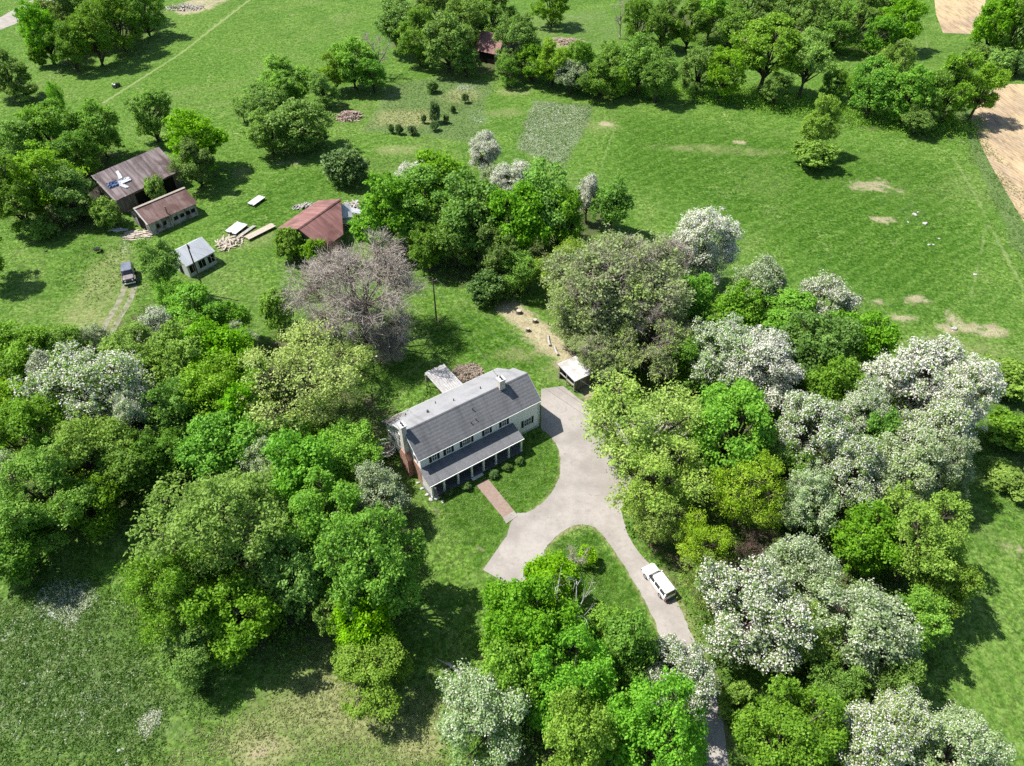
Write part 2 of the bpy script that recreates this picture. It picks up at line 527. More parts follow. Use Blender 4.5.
def limbs(g, R0, H, LC, C, CL, zlo, lean=0.0, thick=1.0, twig_to=0.5, twig_r=0.035, side=5):
    mb = MB()
    r0 = 0.028 * H * thick
    top = np.array([g.normal() * 0.3 + lean, g.normal() * 0.3, zlo + (H - zlo) * 0.42])
    fork = np.array([top[0] * 0.5, top[1] * 0.5, zlo + (H - zlo) * 0.1])
    mb.tube([(0, 0, -0.3), (0.02, 0.01, 0.5), (fork[0] * 0.5, fork[1] * 0.5, fork[2] * 0.5), fork, top],
            [r0 * 1.5, r0 * 1.1, r0 * 0.95, r0 * 0.85, r0 * 0.4], 7)
    for i, lc in enumerate(LC):
        f = g.uniform(0, 0.9)
        s = fork * (1 - f) + top * f
        mid = s * 0.45 + lc * 0.55 + np.array([g.normal() * 0.35, g.normal() * 0.35, -0.2])
        mb.tube([s, mid, lc], [r0 * 0.5, r0 * 0.34, r0 * 0.16], side)
        for c in C[CL == i]:
            if g.random() < twig_to:
                m2 = lc * 0.5 + c * 0.5 + g.normal(size=3) * 0.15
                mb.tube([lc * 0.75 + mid * 0.25, m2, c], [r0 * 0.16, twig_r * 1.2, twig_r * 0.5], 4, False)
    return mb


TEMPLATES = {}     # kind -> list of dicts(trunk mesh, crown mesh, extra mesh, R, H)
NOM_R, NOM_H = 5.0, 12.0


def bake(mb, name, mat):
    me = bpy.data.meshes.new(name)
    me.from_pydata(mb.v, [], mb.f)
    me.update()
    me.materials.append(mat)
    me.polygons.foreach_set('use_smooth', [True] * len(me.polygons))
    return me


def leafy(kind, n, leaf, per, a, nl=10, ncl=15, spread=0.56, lobe=0.46, flat=0.9, zlo=2.2, up=0.5, jit=0.62, shell=(0.25, 1.15),
          bark='bark', lean=0.0, twig=0.35, R0=NOM_R, H=NOM_H, extra=None, thick=1.0):
    out = []
    for i in range(n):
        g = np.random.default_rng(abs(hash_str(kind)) + i * 17)
        LC, LR, C, CR, CL = skeleton(g, R0, H, nl, ncl, spread, zlo, lobe, flat)
        if extra:
            mat2, frac, per2, a2, bottom = extra
            # flowers sit on the outer, upper clumps
            sc = (C[:, 2] - zlo) / (H - zlo) + g.normal(size=len(C)) * 0.22
            order = np.argsort(-sc)
            nb = int(len(C) * frac)
            fl = order[:nb]
            V2, _ = clump_leaves(g, C[fl], CR[fl] * 1.05, per2, a2, 0.55, 0.55, (0.35, 1.18))
            V1a, _ = clump_leaves(g, C[fl], CR[fl] * 0.95, max(4, int(per * 0.75)), a, up, jit, shell)
            rest = order[nb:]
            V1b, _ = clump_leaves(g, C[rest], CR[rest], int(per * bottom), a, up, jit, shell)
            V = np.concatenate([V1a, V1b])
            ex = quads_mesh(kind + '_blossom', V2, L[mat2])
        else:
            V, _ = clump_leaves(g, C, CR, per, a, up, jit, shell)
            ex = None
        out.append(dict(trunk=bake(limbs(g, R0, H, LC, C, CL, zlo, lean, thick, twig), kind + '_trunk', L[bark]),
                        crown=quads_mesh(kind + '_crown', V, L[leaf]), extra=ex, R=R0, H=H))
    TEMPLATES[kind] = out


def hash_str(s):
    h = 0
    for ch in s:
        h = (h * 131 + ord(ch)) % 100003
    return h


def twiggy(kind, n, budmat, bark, R0=NOM_R, H=NOM_H, nl=13, ncl=13, twigs=26, tw_len=1.25, buds=14, bud_a=0.07, zlo=2.0, leafmat2=None,
           nleaf=0, leaf_a=0.17, spread=0.66, lobe=0.40, flat=0.75, thick=1.0, sparse_leaf=0.7, trunk_bark=None, tw_w=0.016):
    """tree whose branches and twigs show: limbs, fine twig sprays, buds and perhaps a few leaves"""
    out = []
    for i in range(n):
        g = np.random.default_rng(abs(hash_str(kind)) + i * 31)
        LC, LR, C, CR, CL = skeleton(g, R0, H, nl, ncl, spread, zlo, lobe, flat)
        tm = limbs(g, R0, H, LC, C, CL, zlo, 0.0, thick, 1.0, 0.04)
        m = len(C) * twigs
        hub = np.repeat(LC[CL] * 0.3 + C * 0.7, twigs, 0) + g.normal(size=(m, 3)) * 0.25
        axis_ = unit(np.repeat(C - LC[CL], twigs, 0))
        d = unit(axis_ * 0.55 + rand_dirs(g, m) * 0.95 + np.array([0, 0, 0.25]))
        ln = tw_len * g.uniform(0.45, 1.2, (m, 1)) * R0 / 5
        tip = hub + d * ln
        sd = unit(np.cross(d, rand_dirs(g, m)))
        wv = tw_w * g.uniform(0.7, 1.4, (m, 1))
        mid = (hub + tip) / 2 + g.normal(size=(m, 3)) * 0.08
        V = np.concatenate([np.stack([hub - sd * wv, hub + sd * wv, mid + sd * wv * 0.8, mid - sd * wv * 0.8], 1),
                            np.stack([mid - sd * wv * 0.8, mid + sd * wv * 0.8, tip + sd * 0.007, tip - sd * 0.007], 1)])
        tw = quads_mesh(kind + '_twigs', V, L[bark])
        ex = None
        if buds:
            idx = g.integers(0, m, m * buds // 14)
            f = g.uniform(0.35, 1.05, (len(idx), 1))
            P = hub[idx] * (1 - f) + tip[idx] * f + g.normal(size=(len(idx), 3)) * 0.06
            ex = quads_mesh(kind + '_buds', leaf_quads(g, P, rand_dirs(g, len(P)), bud_a * g.uniform(0.6, 1.5, len(P)), 0.5), L[budmat])
        lf = None
        if nleaf:
            keep = C[:, 2] + g.normal(size=len(C)) * 1.2 < zlo + (H - zlo) * sparse_leaf
            ids = np.where(np.repeat(keep, twigs))[0]
            idx = np.repeat(g.choice(ids, nleaf // 9), 9)
            P = tip[idx] + g.normal(size=(len(idx), 3)) * 0.2
            lf = quads_mesh(kind + '_leaves', leaf_quads(g, P, unit(rand_dirs(g, len(P)) + np.array([0, 0, 0.6])), leaf_a * g.uniform(0.6, 1.3, len(P))), L[leafmat2])
        out.append(dict(trunk=bake(tm, kind + '_trunk', L[trunk_bark or bark]), crown=tw, extra=ex, leaf=lf, R=R0, H=H))
    TEMPLATES[kind] = out


leafy('maple', 5, 'maple', 40, 0.215, nl=18, ncl=27, zlo=0.6, lobe=0.36, spread=0.68)
leafy('broadleaf', 5, 'mid', 55, 0.17, nl=20, ncl=26, zlo=0.6, spread=0.72, lobe=0.34)
leafy('dense', 4, 'dark', 46, 0.19, zlo=0.1, nl=18, ncl=26, lobe=0.35, spread=0.70)
leafy('locust', 3, 'mid', 46, 0.17, nl=22, ncl=24, lobe=0.31, spread=0.74, zlo=1.2, twig=0.5, flat=0.7)
leafy('limeoak', 3, 'lime', 26, 0.15, nl=24, ncl=26, lobe=0.31, spread=0.78, zlo=1.5, twig=0.7, flat=0.7, R0=6.2, H=14)
leafy('biglocust', 1, 'mid', 50, 0.165, nl=34, ncl=26, lobe=0.27, spread=0.78, zlo=1.2, twig=0.5, flat=0.75, R0=7.5, H=17)
leafy('bigbroad', 2, 'mid', 52, 0.165, nl=30, ncl=26, lobe=0.28, spread=0.76, zlo=0.8, twig=0.4, R0=6.5, H=14)
leafy('bigmaple', 3, 'maple', 44, 0.19, nl=28, ncl=26, lobe=0.29, spread=0.74, zlo=0.8, twig=0.35, R0=6.2, H=14)
leafy('paleoak', 1, 'pale', 22, 0.145, nl=28, ncl=26, lobe=0.30, spread=0.76, zlo=2.2, twig=0.9, bark='bark', flat=0.75, thick=0.8, R0=7.5, H=15)
leafy('blossom', 5, 'bloomleaf', 44, 0.165, nl=20, ncl=26, lobe=0.33, spread=0.72, zlo=0.8, twig=0.5, extra=('petal', 0.8, 44, 0.115, 1.0))
leafy('whitebloom', 3, 'bloomleaf', 30, 0.16, nl=20, ncl=26, lobe=0.33, spread=0.72, zlo=0.8, twig=0.5, extra=('petal', 0.92, 64, 0.125, 1.0))
leafy('halfbloom', 4, 'silver', 46, 0.16, nl=20, ncl=26, lobe=0.33, spread=0.72, zlo=0.4, twig=0.4, extra=('petal_g', 0.6, 26, 0.115, 1.0))
leafy('hedgebright', 3, 'maple', 42, 0.215, nl=20, ncl=24, zlo=-0.8, lobe=0.35, spread=0.72)
leafy('hedgemid', 4, 'mid', 50, 0.18, nl=22, ncl=24, zlo=-0.8, lobe=0.33, spread=0.74)
leafy('hedgedark', 4, 'dark', 46, 0.19, nl=20, ncl=24, zlo=-1.0, lobe=0.34, spread=0.73)
leafy('column', 2, 'maple', 38, 0.20, nl=13, ncl=24, lobe=0.42, spread=0.6, zlo=0.3)
leafy('shrub', 4, 'mid', 36, 0.145, nl=12, ncl=24, lobe=0.38, spread=0.62, zlo=-0.2, R0=2.2, H=3.2, twig=0.2)
leafy('darkshrub', 3, 'cedar', 44, 0.13, nl=12, ncl=24, lobe=0.42, spread=0.56, zlo=-0.2, R0=2.2, H=3.2, twig=0.1)
leafy('limeshrub', 3, 'young', 22, 0.14, nl=12, ncl=22, lobe=0.38, spread=0.64, zlo=0.0, R0=2.2, H=3.2, twig=0.4)
twiggy('bare', 2, 'bud', 'palebark', buds=17, bud_a=0.066, twigs=38, ncl=18, nl=20, thick=0.7, trunk_bark='bark', R0=7.5, H=16, tw_len=1.0)
twiggy('thinbare', 1, 'bud', 'palebark', nl=8, ncl=8, twigs=12, buds=0)
twiggy('snag', 1, 'bud', 'whitebark', nl=6, ncl=4, twigs=4, buds=0, lobe=0.5, thick=1.2)
twiggy('olive', 3, 'bud', 'palebark', buds=7, bud_a=0.065, leafmat2='olive', nleaf=30000, leaf_a=0.15, ncl=17, nl=24, twigs=18, sparse_leaf=0.8, trunk_bark='bark', lobe=0.33, spread=0.74, R0=7, H=16, tw_len=1.0)
twiggy('rust', 2, 'rustbud', 'bark', R0=4, H=6, zlo=0.2, nl=10, ncl=10, twigs=26, buds=20, bud_a=0.08)

COUNT = {}
NAMES = {'whitebloom': 'blossom_tree', 'biglocust': 'locust_tree', 'bigbroad': 'broadleaf_tree', 'bigmaple': 'maple_tree', 'hedgebright': 'hedgerow_tree', 'hedgemid': 'hedgerow_tree', 'hedgedark': 'hedgerow_tree', 'maple': 'maple_tree', 'broadleaf': 'broadleaf_tree', 'dense': 'dense_tree', 'locust': 'locust_tree', 'limeoak': 'oak_tree',
         'paleoak': 'oak_tree', 'blossom': 'blossom_tree', 'halfbloom': 'blossom_tree', 'column': 'slender_tree', 'shrub': 'shrub',
         'darkshrub': 'evergreen_shrub', 'limeshrub': 'shrub', 'bare': 'bare_tree', 'thinbare': 'bare_tree', 'snag': 'dead_tree',
         'olive': 'budding_tree', 'rust': 'brown_thicket'}
CROWN = {'bare': 'twigs', 'thinbare': 'twigs', 'snag': 'twigs', 'olive': 'twigs', 'rust': 'twigs'}
BUDS = {'bare': 'buds', 'thinbare': 'buds', 'snag': 'buds', 'olive': 'buds', 'rust': 'buds'}
TREE_FOOT = []


def plant(kind, px, py, rpx, h, label, group=None, base=False, yaw=None):
    """a tree whose crown the photo shows centred at (px, py) with a half-width of rpx; h is its height in metres
    (base=True: the pixel is the foot of the trunk)"""
    var = TEMPLATES[kind]
    i = COUNT.get(kind, 0)
    COUNT[kind] = i + 1
    T = var[i % len(var)]
    zc = 0.0 if base else 0.56 * h
    p = at(px, py, zc)
    r = rpx * depth_of(p) / F
    yaw = random.uniform(0, 2 * math.pi) if yaw is None else yaw
    e = empty(NAMES[kind], (p[0], p[1], 0), yaw, label, 'shrub' if 'shrub' in kind else ('thicket' if kind == 'rust' else 'tree'), group)
    e.scale = (r / T['R'] * random.uniform(0.95, 1.05), r / T['R'] * random.uniform(0.95, 1.05), h / T['H'])
    for nm, key in (('trunk', 'trunk'), (CROWN.get(kind, 'crown'), 'crown'), (BUDS.get(kind, 'blossom'), 'extra'), ('leaves', 'leaf')):
        me = T.get(key)
        if me is None:
            continue
        if nm == 'trunk' and 'shrub' in kind:
            nm = 'stems'
        o = bpy.data.objects.new(nm, me)
        COL.objects.link(o)
        o.parent = e
    TREE_FOOT.append((p[0], p[1], r))
    return e


# ------------------------------------------------------------------ ground
def poly(*pts):
    return np.array([at(x, y)[:2] for x, y in pts])


def sdf(P, pg):
    """signed distance to a polygon (positive inside), P (n,2)"""
    n = len(pg)
    d = np.full(len(P), 1e9)
    ins = np.zeros(len(P), bool)
    for i in range(n):
        a, b = pg[i], pg[(i + 1) % n]
        e = b - a
        t = np.clip(((P - a) @ e) / max(e @ e, 1e-9), 0, 1)
        d = np.minimum(d, np.linalg.norm(P - a - t[:, None] * e, axis=1))
        c = (a[1] > P[:, 1]) != (b[1] > P[:, 1])
        xx = a[0] + (P[:, 1] - a[1]) / (b[1] - a[1] if abs(b[1] - a[1]) > 1e-9 else 1e-9) * e[0]
        ins ^= c & (P[:, 0] < xx)
    return np.where(ins, d, -d)


def line_d(P, ln):
    d = np.full(len(P), 1e9)
    for a, b in zip(ln[:-1], ln[1:]):
        e = b - a
        t = np.clip(((P - a) @ e) / (e @ e), 0, 1)
        d = np.minimum(d, np.linalg.norm(P - a - t[:, None] * e, axis=1))
    return d


def axis(lo, hi, st, far):
    a = np.arange(lo, hi + st, st)
    out, s = [], st
    x = a[-1]
    while x < far:
        s *= 1.5
        x += s
        out.append(x)
    neg, s, x = [], st, a[0]
    while x > -far:
        s *= 1.5
        x -= s
        neg.append(x)
    return np.array(neg[::-1] + list(a) + out)


XS = axis(-190, 190, 0.65, 3500)
YS = axis(8, 290, 0.65, 3500)
GX, GY = np.meshgrid(XS, YS)
GP = np.stack([GX.ravel(), GY.ravel()], 1)
CH = {k: np.zeros(len(GP)) for k in ('soil', 'dry', 'weed', 'bloom', 'litter', 'lush', 'mown', 'track')}


def paint_poly(ch, amt, soft, *pts):
    pg = poly(*pts)
    lo, hi = pg.min(0) - soft, pg.max(0) + soft
    s = np.all((GP > lo) & (GP < hi), 1)
    d = sdf(GP[s], pg)
    CH[ch][s] = np.maximum(CH[ch][s], amt * np.clip(d / soft * 0.5 + 0.5, 0, 1))


def paint_spot(ch, amt, px, py, rx, ry):
    p = at(px, py)
    z = depth_of(p)
    a = rx * z / F
    th = PITCH + math.atan((py - 383) / F)
    b = ry * z / F / math.sin(th)
    d = np.sqrt(((GP[:, 0] - p[0]) / a) ** 2 + ((GP[:, 1] - p[1]) / b) ** 2)
    CH[ch] = np.maximum(CH[ch], amt * np.clip(1.5 - d, 0, 1))


def paint_line(ch, amt, wid, *pts):
    d = line_d(GP, poly(*pts))
    CH[ch] = np.maximum(CH[ch], amt * np.clip(1.5 - d / wid, 0, 1))


# bare earth
paint_poly('soil', 0.95, 2.0, (492, 306), (515, 298), (545, 318), (565, 335), (600, 372), (612, 392), (590, 402), (556, 372), (532, 345), (505, 322))
paint_poly('soil', 0.75, 2.0, (452, 372), (482, 362), (492, 372), (470, 388))
for a in ((915, 300, 22, 6), (985, 330, 28, 9), (955, 320, 9, 11), (945, 328, 12, 6), (905, 318, 18, 6), (878, 302, 14, 5)):
    paint_spot('soil', 0.72, *a)
for a in ((870, 186, 32, 8), (885, 220, 16, 5), (738, 142, 9, 3), (606, 124, 10, 3), (560, 42, 22, 6), (900, 190, 10, 5)):
    paint_spot('soil', 0.68, *a)
paint_poly('soil', 0.85, 3, (165, 12), (190, -2), (235, -2), (205, 12), (180, 18))
for a in ((1010, 545, 18, 14), (1020, 525, 10, 8)):
    paint_spot('soil', 0.5, *a)
paint_spot('soil', 0.62, 459, 684, 5, 12)
paint_spot('soil', 0.7, 265, 748, 20, 14)
paint_spot('soil', 0.5, 288, 160, 22, 10)
paint_spot('soil', 0.7, 445, 475, 12, 14)
paint_poly('soil', 0.5, 1.2, (408, 476), (420, 474), (434, 502), (470, 530), (500, 562), (487, 562), (450, 530), (425, 505))
paint_spot('soil', 0.6, 240, 332, 14, 8)
# dry straw grass
paint_poly('dry', 0.8, 5, (150, 770), (230, 700), (330, 640), (400, 690), (462, 672), (455, 770))
paint_poly('dry', 0.62, 5, (70, 262), (100, 238), (150, 238), (150, 290), (120, 345), (60, 345), (40, 320), (62, 292))
paint_poly('dry', 0.45, 5, (0, 250), (60, 240), (70, 300), (40, 345), (0, 345))
paint_spot('dry', 0.95, 405, 118, 34, 9)
paint_spot('dry', 0.7, 462, 96, 26, 8)
paint_spot('dry', 0.95, 265, 748, 44, 22)
paint_spot('dry', 0.9, 335, 690, 34, 18)
paint_spot('dry', 0.9, 418, 745, 36, 18)
paint_poly('dry', 0.95, 2.5, (366, 127), (395, 112), (430, 108), (428, 120), (400, 127))
paint_poly('dry', 0.6, 3, (380, 100), (400, 88), (412, 84), (400, 98))
for a in ((600, 126, 30, 5), (700, 148, 60, 5), (745, 152, 60, 5), (440, 170, 60, 8), (400, 150, 40, 6), (512, 92, 24, 5), (505, 112, 30, 6)):
    paint_spot('dry', 0.55, *a)
paint_poly('dry', 0.5, 2.5, (640, 600), (668, 585), (735, 720), (745, 766), (728, 766), (700, 670))
paint_line('dry', 0.7, 1.1, (660, 575), (690, 625), (712, 680), (730, 740))
for a in ((520, 355, 40, 10), (560, 372, 30, 14), (530, 330, 16, 8), (250, 240, 40, 12), (240, 175, 14, 10), (280, 145, 20, 14), (960, 350, 60, 22)):
    paint_spot('dry', 0.55, *a)
paint_spot('dry', 0.8, 415, 748, 22, 12)
paint_spot('dry', 0.75, 330, 680, 24, 14)
# rough weed lots
paint_poly('weed', 0.95, 2.0, (362, 132), (392, 84), (435, 77), (494, 82), (478, 145), (440, 138), (400, 134))
paint_poly('weed', 1.0, 1.6, (516, 150), (533, 99), (594, 106), (591, 122), (563, 170))
paint_poly('weed', 0.8, 6, (-40, 600), (60, 570), (125, 590), (160, 680), (230, 690), (150, 770), (-60, 790))
paint_poly('weed', 0.5, 5, (520, 20), (610, 5), (640, 35), (600, 52), (545, 48))
paint_poly('weed', 0.6, 4, (945, 350), (1000, 360), (1060, 430), (1060, 540), (1010, 520), (985, 440))
paint_line('weed', 0.9, 1.8, (965, 110), (985, 165), (1010, 215), (1040, 275))
paint_line('weed', 0.6, 2.5, (985, 165), (1024, 250))
paint_poly('weed', 0.4, 2, (860, 190), (900, 182), (940, 215), (900, 235))
# grey-white flowering patches
for a in ((62, 604, 26, 15), (78, 592, 16, 10), (50, 612, 18, 9), (70, 620, 12, 7)):
    paint_spot('bloom', 0.8, *a)
for a in ((150, 722, 13, 13), (158, 712, 8, 8), (143, 732, 10, 7), (122, 748, 9, 9), (60, 730, 8, 6), (18, 688, 18, 9), (5, 636, 8, 5), (148, 702, 4, 4), (0, 705, 8, 6), (128, 764, 8, 6)):
    paint_spot('bloom', 0.66, *a)
paint_poly('bloom', 0.46, 2, (516, 150), (533, 99), (594, 106), (591, 122), (563, 170))
paint_spot('bloom', 0.5, 465, 88, 14, 5)
paint_spot('bloom', 0.38, 480, 120, 16, 20)
paint_poly('bloom', 0.36, 6, (-20, 620), (100, 600), (150, 680), (110, 760), (-40, 770))
paint_spot('bloom', 0.42, 115, 250, 30, 16)
# woodland floor
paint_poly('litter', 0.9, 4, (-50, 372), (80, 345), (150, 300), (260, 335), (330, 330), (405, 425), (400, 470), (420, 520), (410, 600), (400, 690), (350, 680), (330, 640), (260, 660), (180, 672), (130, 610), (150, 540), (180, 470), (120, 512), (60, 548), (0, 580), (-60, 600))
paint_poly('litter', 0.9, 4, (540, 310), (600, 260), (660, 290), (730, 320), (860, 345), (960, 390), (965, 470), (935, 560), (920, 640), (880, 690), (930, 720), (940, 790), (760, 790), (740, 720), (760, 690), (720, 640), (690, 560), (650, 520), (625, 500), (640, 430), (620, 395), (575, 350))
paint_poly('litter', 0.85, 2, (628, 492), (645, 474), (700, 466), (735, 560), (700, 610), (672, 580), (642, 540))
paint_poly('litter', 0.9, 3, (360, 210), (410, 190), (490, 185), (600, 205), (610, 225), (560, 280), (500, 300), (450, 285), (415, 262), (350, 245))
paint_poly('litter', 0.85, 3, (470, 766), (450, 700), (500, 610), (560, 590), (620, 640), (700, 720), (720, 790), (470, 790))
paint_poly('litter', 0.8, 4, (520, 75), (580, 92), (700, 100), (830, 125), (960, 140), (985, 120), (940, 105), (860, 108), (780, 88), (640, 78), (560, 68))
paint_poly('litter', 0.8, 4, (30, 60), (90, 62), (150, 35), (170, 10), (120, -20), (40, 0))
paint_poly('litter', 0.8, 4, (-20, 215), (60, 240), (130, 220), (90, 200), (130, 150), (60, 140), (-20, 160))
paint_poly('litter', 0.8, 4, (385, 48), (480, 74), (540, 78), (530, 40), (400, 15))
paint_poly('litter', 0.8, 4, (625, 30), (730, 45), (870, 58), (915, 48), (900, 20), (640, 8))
# vivid lawn and mown strips
paint_poly('lush', 0.9, 3, (420, 330), (470, 300), (560, 365), (530, 375), (440, 355))
paint_poly('lush', 0.9, 2, (420, 500), (540, 430), (562, 450), (562, 490), (512, 520), (505, 545), (485, 570), (445, 525))
paint_poly('lush', 0.9, 2, (545, 545), (590, 525), (640, 590), (665, 650), (640, 640), (560, 590))
paint_poly('lush', 0.8, 10, (600, 105), (760, 125), (960, 160), (1000, 260), (940, 330), (850, 300), (700, 220), (600, 185))
paint_poly('lush', 0.7, 6, (260, 255), (220, 240), (200, 215), (280, 170), (370, 150), (470, 155), (400, 170), (330, 195))
paint_poly('lush', 0.6, 6, (350, 340), (440, 330), (430, 400), (380, 420), (345, 400))
paint_poly('mown', 0.95, 3, (1040, 520), (1000, 545), (930, 640), (900, 700), (985, 770), (1090, 800))
paint_poly('mown', 0.6, 10, (-40, 60), (60, 100), (120, 105), (250, 0), (160, -20), (60, 70))
paint_poly('mown', 0.55, 6, (962, 150), (990, 172), (1040, 280), (1040, 320), (1000, 260))
# wheel lines and worn verges
paint_line('dry', 0.7, 1.5, (131, 270), (124, 302), (112, 322), (101, 346), (92, 372))
paint_line('dry', 0.6, 0.45, (505, 538), (512, 522), (528, 512), (541, 504), (553, 490), (560, 473), (560, 455), (553, 440), (541, 428))
paint_line('dry', 0.75, 0.5, (690, 680), (664, 645), (654, 620), (640, 592), (624, 566), (610, 545), (598, 530), (586, 525), (572, 527), (558, 535), (546, 548), (541, 562))
paint_line('dry', 0.6, 0.6, (483, 570), (505, 538))
paint_line('track', 0.85, 0.45, (103, 103), (180, 54), (252, -2))
paint_line('track', 0.5, 0.4, (128, 78), (200, 36), (240, 5))
paint_line('track', 0.55, 0.35, (615, 128), (606, 152), (597, 182))
paint_line('track', 0.5, 0.3, (608, 128), (600, 152), (591, 180))
paint_line('track', 0.5, 0.45, (987, 222), (978, 265), (970, 300))
paint_line('track', 0.4, 0.4, (995, 240), (986, 275), (980, 300))
paint_line('track', 0.55, 0.5, (955, 160), (975, 195), (990, 225), (1024, 290))
paint_line('track', 0.35, 0.7, (620, 112), (700, 122), (800, 135), (900, 150))
paint_line('track', 0.5, 0.5, (925, 30), (928, 50), (935, 62))

Z = np.zeros(len(GP))
far = np.hypot(GP[:, 0], GP[:, 1] - 120)
Z += np.where(far > 420, np.sin(GP[:, 0] * 0.004) * np.cos(GP[:, 1] * 0.005) * 6 * np.clip((far - 420) / 500, 0, 1), 0)
nx, ny = len(XS), len(YS)
me = bpy.data.meshes.new('ground')
me.vertices.add(nx * ny)
me.vertices.foreach_set('co', np.stack([GP[:, 0], GP[:, 1], Z], 1).astype(np.float32).ravel())
ii = (np.arange(ny - 1)[:, None] * nx + np.arange(nx - 1)[None, :]).ravel()
fq = np.stack([ii, ii + 1, ii + 1 + nx, ii + nx], 1).astype(np.int32)
me.loops.add(fq.size)
me.loops.foreach_set('vertex_index', fq.ravel())
me.polygons.add(len(fq))
me.polygons.foreach_set('loop_start', np.arange(len(fq), dtype=np.int32) * 4)
me.update(calc_edges=True)
for nm, ks in (('cover_a', ('soil', 'dry', 'weed', 'bloom')), ('cover_b', ('litter', 'lush', 'mown', 'track'))):
    at_ = me.attributes.new(nm, 'FLOAT_COLOR', 'POINT')
    at_.data.foreach_set('color', np.stack([CH[k] for k in ks], 1).astype(np.float32).ravel())


def ground_mat():
    q = NB('field_grass')
    p = q.pos()
    A = q.n('Attribute', attribute_name='cover_a')
    B = q.n('Attribute', attribute_name='cover_b')
    sa = q.n('SeparateColor', {'Color': A.outputs['Color']}).outputs
    sb = q.n('SeparateColor', {'Color': B.outputs['Color']}).outputs
    soil, dry, weed, bloom = sa[0], sa[1], sa[2], A.outputs['Alpha']
    litter, lush, mown, track = sb[0], sb[1], sb[2], B.outputs['Alpha']
    nb = q.noise(p, 0.018, 5, 0.6)
    nm = q.noise(p, 0.11, 6, 0.68, 0.5)
    ns = q.noise(p, 0.62, 6, 0.74, 0.4)
    nf = q.noise(p, 2.1, 5, 0.8)
    nst = q.noise(q.scaled(p, (0.5, 1.15, 1), (0, 0, R(32))), 0.8, 6, 0.75)        # wind-combed streaks
    edge = q.math('MULTIPLY_ADD', ns, 1.1, q.math('MULTIPLY_ADD', nm, 0.9, -1.0))

    def cover(mask, lo=0.38, hi=0.62, k=1.0):
        return q.step(q.math('ADD', mask, q.math('MULTIPLY', edge, k)), lo, hi)
    col = q.mix(q.step(nm, 0.38, 0.62), (0.055, 0.128, 0.013), (0.104, 0.195, 0.027))
    col = q.mix(q.step(nb, 0.43, 0.60, 0, 0.75), col, (0.069, 0.160, 0.014))
    col = q.mix(q.step(nst, 0.48, 0.62, 0, 0.75), col, (0.141, 0.228, 0.047))
    col = q.mix(q.math('MULTIPLY', cover(lush, 0.3, 0.8, 0.6), 0.85), col, q.mix(q.step(nst, 0.40, 0.60), (0.034, 0.094, 0.006), (0.068, 0.140, 0.013)))
    nw = q.noise(p, 0.035, 4, 0.7, 0.8)
    col = q.mix(q.step(nw, 0.50, 0.66, 0, 0.55), col, (0.150, 0.200, 0.062))
    col = q.mix(q.step(nw, 0.48, 0.34, 0, 0.45), col, (0.046, 0.120, 0.012))
    # mowing stripes
    st = q.n('TexWave', {'Vector': q.scaled(p, (1, 1, 0), (0, 0, R(-6))), 'Scale': 0.16, 'Distortion': 2.5, 'Detail': 3.0,
                         'Detail Scale': 0.6}).outputs[1]
    mcol = q.mix(q.step(st, 0.2, 0.8), (0.099, 0.190, 0.029), (0.139, 0.228, 0.045))
    col = q.mix(q.math('MULTIPLY', cover(mown, 0.3, 0.8, 0.5), 0.75), col, mcol)
    # faint combing of the sward across the big fields
    cw = q.n('TexWave', {'Vector': q.scaled(p, (1, 1, 0), (0, 0, R(52))), 'Scale': 0.11, 'Distortion': 6.0, 'Detail': 4.0, 'Detail Scale': 0.8}).outputs[1]
    col = q.mix(q.step(cw, 0.55, 0.95, 0, 0.35), col, (0.126, 0.214, 0.041))
    # mottling of tufts, everywhere
    ng = q.noise(p, 1.15, 5, 0.78, 0.3)
    col = q.mix(q.step(ns, 0.53, 0.61, 0, 0.5), col, (0.030, 0.085, 0.007))
    col = q.mix(q.step(ns, 0.45, 0.37, 0, 0.45), col, (0.139, 0.223, 0.050))
    col = q.mix(q.step(ng, 0.53, 0.60, 0, 0.55), col, (0.034, 0.090, 0.009))
    col = q.mix(q.step(ng, 0.46, 0.39, 0, 0.5), col, (0.155, 0.237, 0.063))
    col = q.mix(q.step(nf, 0.54, 0.64, 0, 0.55), col, (0.168, 0.247, 0.077))
    col = q.mix(q.step(nf, 0.46, 0.36, 0, 0.55), col, (0.024, 0.071, 0.007))
    col = q.mix(q.math('MULTIPLY', q.step(nm, 0.58, 0.68), q.step(nst, 0.46, 0.58, 0, 0.6)), col, (0.218, 0.271, 0.104))
    tuft = q.noise(p, 1.75, 2, 0.5, 0.6)
    tuft2 = q.noise(q.scaled(p, (1.0, 0.8, 1), (0, 0, R(40))), 3.6, 2, 0.5, 0.4)
    shade = q.math('MULTIPLY', q.step(tuft, 0.36, 0.62, 0.62, 1.17), q.step(tuft2, 0.34, 0.64, 0.68, 1.15))
    col = q.mix(cover(lush, 0.3, 0.8, 0.6), col, q.mix(1.0, col, (0.84, 0.92, 0.78), 'MULTIPLY'))
    shade = q.math('MULTIPLY_ADD', q.math('SUBTRACT', shade, 0.93), q.step(nm, 0.35, 0.65, 0.55, 1.15), 0.98)
    col = q.mix(1.0, col, q.n('CombineColor', {'Red': shade, 'Green': shade, 'Blue': shade}).outputs[0], 'MULTIPLY')
    wcol = q.mix(q.step(nf, 0.38, 0.62), (0.052, 0.103, 0.022), (0.159, 0.202, 0.086))
    wcol = q.mix(q.step(ns, 0.46, 0.62, 0, 0.6), wcol, (0.073, 0.142, 0.034))
    col = q.mix(q.math('MULTIPLY', cover(weed, 0.30, 0.80), 0.85), col, wcol)
    dcol = q.mix(q.step(nf, 0.36, 0.62), (0.146, 0.163, 0.053), (0.327, 0.314, 0.163))
